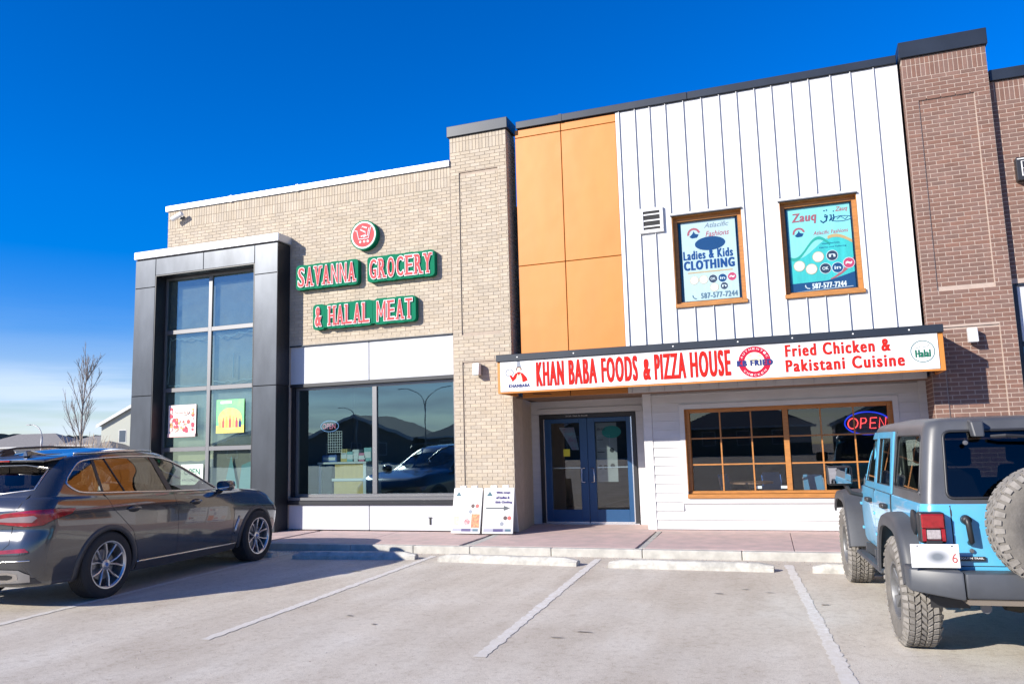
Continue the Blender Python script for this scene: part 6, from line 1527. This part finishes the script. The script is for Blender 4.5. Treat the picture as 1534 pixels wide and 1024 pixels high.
# bumper
MB().prism_z([(-2.34,.60),(-2.33,-.60),(-2.16,-.60),(-2.16,.60)], .50, .675).build('rear_bumper', M_jbump, jp, bevel=.02, seg=2, smooth=True, autosmooth=40)
MB().box(-2.36,-2.16,-.60,.60,.47,.50).build('bumper_valance', mat('dusty_underside', (.16,.13,.10), .8), jp)
for sy in (1,-1):
    MB().hull([(-2.35,sy*.605,.49),(-2.20,sy*.93,.53),(-1.98,sy*.93,.54),(-1.98,sy*.80,.52),(-2.14,sy*.605,.50)], [(-2.335,sy*.605,.685),(-2.19,sy*.925,.69),(-1.98,sy*.93,.70),(-1.98,sy*.80,.70),(-2.14,sy*.605,.69)]).build('bumper_end', M_jbump, jp, bevel=.018, seg=2, smooth=True, autosmooth=40)
b = MB()
for sy in (1,-1):
    q = (JL if sy > 0 else JR).line([(-1.0,1.13),(-1.0,1.66)], .004, .0); b.add(q.v, q.f)
b.build('top_seam', M_joint, jp)
for sy in (1,-1):
    c = (JL if sy > 0 else JR).hit(-2.0, 1.20, 0); MB().lathe([(0,.0),(.014,0),(.012,-.01),(0,-.012)], 10, Matrix.Translation(c)@Matrix.Rotation(math.pi if sy > 0 else 0,4,'Z')).build('top_bolt', M_frame, jp)
    q = (TL if sy > 0 else TR).line([(-2.02,1.11),(-2.02,.62)], .003, -.001); q.build('corner_seam', M_joint, jp)
    for (yy, zz) in ((.87,.85),(.65,.85)): 
        if sy > 0: MB().box(-2.2655,-2.262,yy-.006,yy+.006,zz-.004,zz+.004).build('plate_bolt', M_frame, jp)
# plate
pl = MB().box(-2.262,-2.255,.605,.915,.70,.862).build('number_plate', M_pwhite, jp, bevel=.002)
pb = bpy.data.materials.new('plate_smudge'); pb.use_nodes = True; t = pb.node_tree; n = t.nodes; l = t.links.new
tc = n.new('ShaderNodeTexCoord'); mp = n.new('ShaderNodeMapping'); mp.inputs['Location'].default_value = (0,-.745,-.775)
mp.vector_type = 'POINT'; l(tc.outputs['Object'], mp.inputs[0])
vm = n.new('ShaderNodeVectorMath'); vm.operation = 'MULTIPLY'; vm.inputs[1].default_value = (0,1/.12,1/.075); l(mp.outputs[0], vm.inputs[0])
ln = n.new('ShaderNodeVectorMath'); ln.operation = 'LENGTH'; l(vm.outputs[0], ln.inputs[0])
rp = n.new('ShaderNodeValToRGB'); rp.color_ramp.elements[0].position = .25; rp.color_ramp.elements[0].color = (.16,.18,.20,1); rp.color_ramp.elements[1].position = 1.0; rp.color_ramp.elements[1].color = (.80,.79,.79,1); l(ln.outputs['Value'], rp.inputs[0]); l(rp.outputs[0], n['Principled BSDF'].inputs['Base Color'])
MB().quad((-2.2635,.905,.71),(-2.2635,.66,.71),(-2.2635,.66,.845),(-2.2635,.905,.845)).build('plate_print', pb, pl, recalc=False)
rear_text('6', .655, .620, .735, .80, -2.264, M_pinkp, pl, off=.0)

MB().box(-2.256,-2.15,.70,.80,.86,.885).build('plate_lamp', M_black, jp, bevel=.005)
MB().box(-2.255,-2.14,.66,.86,.72,.84).build('plate_bracket', M_black, jp)
# axle, exhaust, hitch, underbody
b = MB(); b.tube([(-1.4825,-.7,.40),(-1.4825,.7,.40)], .045, 10); b.tube([(1.4825,-.7,.40),(1.4825,.7,.40)], .045, 10); b.box(-2.1,2.0,-.42,-.36,.46,.56); b.box(-2.1,2.0,.36,.42,.46,.56); b.box(-2.1,.8,-.7,.7,.53,.58)
b.lathe([(0,-.14),(.12,-.10),(.14,0),(.12,.10),(0,.14)], 16, Matrix.Translation((-1.4825,.05,.40)))
b.build('underbody', mat('underbody_black', (.03,.028,.026), .8), jp)
MB().tube([(-1.9,.30,.44),(-2.05,.42,.44),(-2.25,.47,.43)], .035, 12).build('exhaust_pipe', M_frame, jp)
b = MB(); b.box(-2.30,-2.14,-.05,.05,.40,.47); b.build('tow_hitch', M_black, jp)
# cabin
b = MB()
for (sx_, sy_) in ((-.10,.38),(-.10,-.38),(-.95,.35),(-.95,-.35)):
    b.hull([(sx_-.26,sy_-.23,.62),(sx_+.26,sy_-.23,.62),(sx_+.26,sy_+.23,.62),(sx_-.26,sy_+.23,.62)], [(sx_-.26,sy_-.23,.85),(sx_+.26,sy_-.23,.85),(sx_+.26,sy_+.23,.85),(sx_-.26,sy_+.23,.85)])
    b.hull([(sx_-.28,sy_-.22,.85),(sx_-.14,sy_-.22,.85),(sx_-.14,sy_+.22,.85),(sx_-.28,sy_+.22,.85)], [(sx_-.40,sy_-.17,1.35),(sx_-.30,sy_-.17,1.35),(sx_-.30,sy_+.17,1.35),(sx_-.40,sy_+.17,1.35)])
    b.box(sx_-.42,sx_-.33,sy_-.11,sy_+.11,1.37,1.52)
b.build('seat', M_int, jp, bevel=.02)
b = MB()
for sy in (-1,1):
    b.tube([(-1.9,sy*.62,.9),(-1.75,sy*.60,1.55),(-1.2,sy*.60,1.62),(.1,sy*.58,1.60),(.45,sy*.62,1.15)], .03, 8); b.tube([(-.62,sy*.60,.9),(-.62,sy*.60,1.62)], .03, 8)
b.tube([(-.62,-.6,1.62),(-.62,.6,1.62)], .03, 8); b.tube([(-1.75,-.6,1.55),(-1.75,.6,1.55)], .03, 8)
b.build('roll_bar', M_black, jp, smooth=True)
MB().box(.50,.78,-.70,.70,.75,1.12).build('dashboard', M_int, jp, bevel=.03)
b = MB(); b.lathe([(.17,-.012),(.19,0),(.17,.012),(.15,0),(.17,-.012)], 24, Matrix.Translation((.32,.38,1.08)) @ Matrix.Rotation(R(-65),4,'Z')); b.tube([(.32-.07,.38-.15,1.08),(.32+.07,.38+.15,1.08)], .012, 6); b.build('steering_wheel', M_black, jp)
MB().box(-2.0,.5,-.68,.68,.585,.60).build('floor_pan', M_int, jp)
# wheels with real tread blocks
prof = [(.215,.085),(.222,.110),(.26,.128),(.32,.134),(.365,.128),(.392,.118)]
def jeep_wheel_parts(w_, RR=.418):
    pt = [(a,-h) for a,h in prof]+[(.402,-.105),(.405,0),(.402,.105)]+[(a,h) for a,h in reversed(prof)]
    MB().lathe(pt, 56).build('tyre', M_jtyre, w_, smooth=True, autosmooth=40)
    b = MB(); n = 44
    def blk(a, yc, da, dy, r0, r1, sk=0):
        A = lambda aa, y_, r_: (r_*math.cos(aa), y_, r_*math.sin(aa))
        lo = []; hi = []
        for (sa, sy_) in ((-1,-1),(1,-1),(1,1),(-1,1)):
            aa = a+sa*da+sk*sy_*dy/.4; lo.append(A(aa, yc+sy_*dy, r0)); hi.append(A(a+sa*da*.9+sk*sy_*dy/.4, yc+sy_*dy*.92, r1))
        b.hull(lo, hi)
    for k in range(n):
        a = 2*math.pi*k/n; st_ = 2*math.pi/n
        for j, (yc, dy, sh, sk) in enumerate(((-.040,.017,.0,.8),(.0,.017,.5,-.9),(.040,.017,.15,.8))): blk(a+sh*st_, yc, st_*.36, dy, .400, RR, sk)
        for sy_ in (-1,1):
            blk(a+(.25 if sy_ < 0 else .7)*st_, sy_*.082, st_*.38, .019, .400, RR-.001, .3*sy_)
            # shoulder lug wrapping onto the sidewall
            aa = a+(.25 if sy_ < 0 else .7)*st_; A = lambda q, y_, r_: (r_*math.cos(q), y_, r_*math.sin(q)); d0 = st_*.36; L_ = .108 if k % 2 else .116
            lo = [A(aa-d0,sy_*.102,.40),A(aa+d0,sy_*.102,.40),A(aa+d0*.8,sy_*.124,.375 if k%2 else .36),A(aa-d0*.8,sy_*.124,.375 if k%2 else .36)]
            hi = [A(aa-d0*.95,sy_*.106,RR-.003),A(aa+d0*.95,sy_*.106,RR-.003),A(aa+d0*.8,sy_*.137,.380 if k%2 else .362),A(aa-d0*.8,sy_*.137,.380 if k%2 else .362)]
            b.hull(lo, hi)
    o = b.build('tread_lugs', M_lug, w_)
    b = MB().lathe([(.225,-.105),(.222,-.115),(.205,-.112),(.195,-.08),(.19,.09),(.215,.105)], 44); b.build('rim', M_rimj, w_, smooth=True, autosmooth=35)
    sp = MB()
    for k in range(5):
        a = k*72; A = lambda a_, r_, y_: Vector((r_*math.cos(R(a_)), y_, r_*math.sin(R(a_))))
        f_ = [A(a-26,.055,-.07),A(a+26,.055,-.07),A(a+13,.13,-.085),A(a+15,.205,-.098),A(a-15,.205,-.098),A(a-13,.13,-.085)]
        sp.hull(f_, [v+Vector((0,.035,0)) for v in f_])
    sp.build('spokes', M_rimj, w_, bevel=.004)
    MB().lathe([(0,-.10),(.035,-.10),(.04,-.075),(.07,-.07),(.07,-.03),(0,-.03)], 20).build('hub', M_rimj, w_, smooth=True, autosmooth=40)
M_rimj = mat('dusty_grey_rim', (.22,.22,.22), .45, metal=.6, var=.3, vscale=12)
wj = MB().lathe([(0,0),(.19,0),(.19,.01),(0,.01)], 28).build('wheel', M_black, jp)
jeep_wheel_parts(wj); wj.location = (-1.4825, .79, .412); wj.rotation_euler = (0,0,math.pi)
for (x, sy) in ((1.4825,1),(-1.4825,-1),(1.4825,-1)):
    c = copy_tree(wj, jp); c.location = (x, sy*.79, .412); c.rotation_euler = (0, .3*x, math.pi if sy > 0 else 0)
c = copy_tree(wj, jp); c.name = 'spare_wheel'; c.location = (-2.33, .005, .985); c.rotation_euler = (0, 0, R(-90))
b = MB(); b.box(-2.25,-2.15,-.05,.19,.85,1.1); b.build('spare_carrier', M_black, jp)
jp.location = (1.355,-5.309,G); jp.rotation_euler = (0,0,R(94.76))
# ============================================================ DISTANCE
M_roofg = mat('grey_shingle', (.24,.225,.21), .9, var=.2, vscale=3)
M_stucco = mat('pale_house_siding', (.48,.45,.40), .85)
M_sage = mat('sage_house_siding', (.37,.38,.33), .85)
M_wing = glass('far_window_glass', (.1,.12,.14), .25)
M_hw = mat('house_white_trim', (.5,.5,.48), .6)
def house(x, y, w_, d_, eave, ridge, rz, siding, label, wins=(), gable=False, dormer=False):
    e = thing('house', label, 'house', (x,y,G), rz, 'houses across the road')
    if gable:   # ridge along local y, gable faces -y
        MB().hull([(-w_/2,0,0),(w_/2,0,0),(w_/2,d_,0),(-w_/2,d_,0)], [(-w_/2,0,eave),(w_/2,0,eave),(w_/2,d_,eave),(-w_/2,d_,eave)]).build('walls', siding, e)
        MB().prism_y([(-w_/2,eave),(w_/2,eave),(0,ridge)], .01, d_-.01).build('gable_wall', siding, e)
        k = (ridge-eave)/(w_/2); ov = .5
        b = MB()
        for s_ in (-1,1): b.hull([(s_*(w_/2+ov),-ov,eave-k*ov),(s_*(w_/2+ov),d_+ov,eave-k*ov),(0,d_+ov,ridge),(0,-ov,ridge)], [(s_*(w_/2+ov),-ov,eave-k*ov+.18),(s_*(w_/2+ov),d_+ov,eave-k*ov+.18),(0,d_+ov,ridge+.18),(0,-ov,ridge+.18)])
        b.build('roof', M_roofg, e)
        b = MB()
        for s_ in (-1,1): b.hull([(s_*(w_/2+ov),-ov-.04,eave-k*ov-.25),(0,-ov-.04,ridge-.25),(0,-ov-.04,ridge+.2),(s_*(w_/2+ov),-ov-.04,eave-k*ov+.2)], [(s_*(w_/2+ov),-ov-.01,eave-k*ov-.25),(0,-ov-.01,ridge-.25),(0,-ov-.01,ridge+.2),(s_*(w_/2+ov),-ov-.01,eave-k*ov+.2)])
        b.build('bargeboard', M_hw, e)
    else:       # hip roof
        MB().box(-w_/2,w_/2,0,d_,0,eave).build('walls', siding, e)
        ov = .6; h = min(w_,d_)/2
        MB().add([(-w_/2-ov,-ov,eave-.1),(w_/2+ov,-ov,eave-.1),(w_/2+ov,d_+ov,eave-.1),(-w_/2-ov,d_+ov,eave-.1),(-w_/2+h,d_/2,ridge),(w_/2-h,d_/2,ridge)], [(0,1,5,4),(1,2,5),(2,3,4,5),(3,0,4),(0,3,2,1)]).build('roof', M_roofg, e, recalc=False)
        MB().box(-w_/2-ov,w_/2+ov,-ov-.03,-ov,eave-.25,eave-.02).build('fascia_board', M_hw, e)
    if dormer:
        MB().hull([(w_*.02,-.9,eave-2.6),(w_*.5,-.9,eave-2.6),(w_*.5,0,eave-2.6),(w_*.02,0,eave-2.6)], [(w_*.02,-.9,eave-.3),(w_*.5,-.9,eave-.3),(w_*.5,0,eave-.3),(w_*.02,0,eave-.3)]).build('bay_wall', M_hw, e)
        MB().hull([(w_*.0,-1.1,eave-.3),(w_*.52,-1.1,eave-.3),(w_*.52,0,eave-.3),(w_*.0,0,eave-.3)], [(w_*.06,-.1,eave+.6),(w_*.5,-.1,eave+.6),(w_*.5,0,eave+.6),(w_*.06,0,eave+.6)]).build('bay_roof', M_roofg, e)
    for (wx, wz, ww_, wh) in wins:
        yo = -.93 if (dormer and wx > 0) else -.03
        f = MB().box(wx-ww_/2-.1,wx+ww_/2+.1,yo,yo+.05,wz-.1,wz+wh+.1).build('window', M_hw, e)
        MB().box(wx-ww_/2,wx+ww_/2,yo-.02,yo-.001,wz,wz+wh).build('pane', M_wing if False else mat('far_pane', (.06,.08,.11), .15), f)
    return e
house(-86, 71, 12, 10, 6.4, 9.3, R(8), M_sage, 'sage gabled two-storey house with a white bay beside the dark tower', [(-2.6,3.9,1.0,1.6),(1.4,3.9,1.0,1.5),(-2.0,.9,1.4,1.4),(2.5,.9,1.6,1.5)], gable=True, dormer=True)
house(-114, 75, 15, 9, 3.9, 5.95, R(18), M_stucco, 'low pale bungalow with wide grey hip roof at the far left', [(3.8,1.6,1.5,1.6),(.5,1.6,1.5,1.6),(-3.5,1.6,1.4,1.5)])
house(-98, 77, 15, 6, 3.9, 5.2, R(15), M_stucco, 'long low pale house under a grey roof behind the bare tree', [(-4.5,1.6,1.4,1.6),(-1.4,1.6,1.8,1.7),(2.2,1.6,1.4,1.6)])
house(-88.5, 66, 5, 6, 3.0, 4.1, R(12), M_stucco, 'small low garage with sloping roof left of the sage house', [])
# wooded ridge far away
b = MB(); rr = random.Random(11); n = 240; vs = []; cx0 = (-420, 300); 
for i in range(n+1):
    a = R(100+60*i/n); d_ = 430; h = 12.6+.9*math.sin(i*.11)+.7*math.sin(i*.037+2)+rr.uniform(0,1.1)
    vs += [(d_*math.cos(a), d_*math.sin(a), -1), (d_*math.cos(a), d_*math.sin(a), h), (d_*1.15*math.cos(a), d_*1.15*math.sin(a), -1)]
fs = [(3*i,3*i+3,3*i+4,3*i+1) for i in range(n)]+[(3*i+1,3*i+4,3*i+5,3*i+2) for i in range(n)]
b.add(vs, fs); o = b.build('wooded_ridge', mat('far_woods', (.035,.06,.065), .95, var=.4, vscale=.12), recalc=False); o['kind'] = 'structure'
# bare tree
def bare_tree(x, y, h, seed, label, name='bare_tree', trunk_mat=None):
    e = thing(name, label, 'tree', (x,y,G)); rr = random.Random(seed); tr = MB(); tw = MB()
    def branch(p, d, L_, r_, lvl):
        P = [p]; n = 5
        for i in range(n):
            d = (d+Vector((rr.uniform(-.12,.12),rr.uniform(-.12,.12),rr.uniform(-.02,.12)))).normalized(); P.append(P[-1]+d*(L_/n))
        (tr if lvl == 0 else tw).tube(P, r_, 5 if lvl < 2 else 3, r2=r_*.45)
        if lvl < 3:
            k = (20,8,5)[lvl]
            for i in range(k):
                t_ = rr.uniform(.26 if lvl == 0 else .2, .98); q = P[int(t_*n)].lerp(P[int(t_*n)+1], t_*n-int(t_*n))
                az = rr.uniform(0,6.28); sp_ = rr.uniform(.34,.62)
                nd = (d*1.0+Vector((math.cos(az)*sp_, math.sin(az)*sp_, rr.uniform(.1,.4)))).normalized()
                branch(q, nd, L_*rr.uniform(.30,.42)*(1.3-t_*.75), r_*.40, lvl+1)
    branch(Vector((0,0,0)), Vector((.02,0,1)), h*.97, .062, 0)
    m_ = mat('bark_grey', (.20,.175,.16), .9, var=.3, vscale=5)
    tr.build('trunk', m_, e, recalc=False); tw.build('crown', m_, e, recalc=False)
    return e
bare_tree(-34.1, 16, 6.6, 3, 'slender leafless young tree standing against the pale sky at the left')
def shrub(x, y, h, seed, label):
    e = thing('dry_shrub', label, 'shrub', (x,y,G), 0, 'dry straw-coloured shrubs by the road'); rr = random.Random(seed); b = MB()
    for i in range(70):
        a = rr.uniform(0,6.28); lean = rr.uniform(.05,.65); P = [Vector((rr.uniform(-.15,.15),rr.uniform(-.15,.15),0))]; d = Vector((math.cos(a)*lean, math.sin(a)*lean, 1)).normalized(); L_ = h*rr.uniform(.6,1.05)
        for k in range(4): d = (d+Vector((rr.uniform(-.1,.1),rr.uniform(-.1,.1),0))).normalized(); P.append(P[-1]+d*L_/4)
        b.tube(P, .026, 3, r2=.008)
    b.build('stems', mat('straw_stem' if seed % 2 else 'red_stem', (.46,.36,.25) if seed % 2 else (.26,.14,.11), .9, var=.3, vscale=5), e, recalc=False)
for i, (x, y, h, lb) in enumerate(((-33.9,16.0,2.95,'straw-coloured shrub around the foot of the bare tree'),(-34.9,16.4,2.7,'reddish shrub just left of the bare tree'),(-33.0,16.2,2.75,'straw-coloured shrub right of the bare tree'),(-36.2,16.6,2.6,'reddish dry shrub left of the reddish clump by the lamp'),(-42.5,22,2.7,'dark reddish dry bush in front of the low bungalow'),(-44,24,2.6,'straw dry bush at the bungalow wall'))): shrub(x, y, h, i+1, lb)
def lamp_post(x, y, h, reach, label, double=False, rz=0, group='street lamps'):
    e = thing('street_lamp', label, 'street lamp', (x,y,G), rz, group)
    m_ = mat('galvanised_pole', (.33,.33,.34), .5, metal=.4)
    MB().tube([(0,0,0),(0,0,h*.62),(0,0,h*.78)], .11, 8, r2=.07).build('pole', m_, e, smooth=True)
    for s_ in ((-1,1) if double else (-1,)):
        P = [(0,0,h*.76)]+[(s_*reach*(1-math.cos(R(a)))*1.0, 0, h*.76+(h*.24)*math.sin(R(a))) for a in range(15,91,15)]
        MB().tube(P, .05, 6).build('arm', m_, e, smooth=True)
        MB().box(s_*reach-(.45 if s_ < 0 else -.05)-.0, s_*reach+(.05 if s_ < 0 else .65), -.12, .12, h-.06, h+.03).build('lamp_head', m_, e, bevel=.02)
lamp_post(-66.2, 40, 5.0, 1.5, 'curved grey street lamp above the low roofs at the far left')
# across the street, behind the camera: seen in the shop windows
M_dkh = mat('brown_house_siding', (.16,.14,.12), .85); M_dkr = mat('dark_shingle', (.07,.065,.06), .9)
spots = [(-58,-82,17,6.6,R(180)),(-41,-83,15,5.9,R(182)),(-24,-82,15,6.3,R(178)),(-7,-83,15,6.0,R(180)),(10,-82,14,6.5,R(180)),(-76,-84,15,5.2,R(180)),(28,-83,15,6.2,R(180))]
nm = ['far left behind the lot','left behind the lot','middle of the row behind the lot','right of the middle behind the lot','right end of the row behind the lot','extreme left of the row behind the lot','rightmost behind the lot']
for (x,y,w_,h,rz), q in zip(spots, nm):
    house(x, y, w_, 10, 3.4, h, rz, M_dkh, 'brown house reflected in the shop glass, '+q, [(-4,1.3,1.4,1.5),(0,1.3,1.4,1.5),(4,1.3,1.4,1.5)], gable=(int(abs(x)) % 2 == 0))
lamp_post(-46.5, -80, 9.7, 3.4, 'double-armed street lamp reflected in the wide grocery window', double=True)
lamp_post(-57, -80.5, 7.8, 2.6, 'single curved street lamp reflected in the left part of the grocery window')
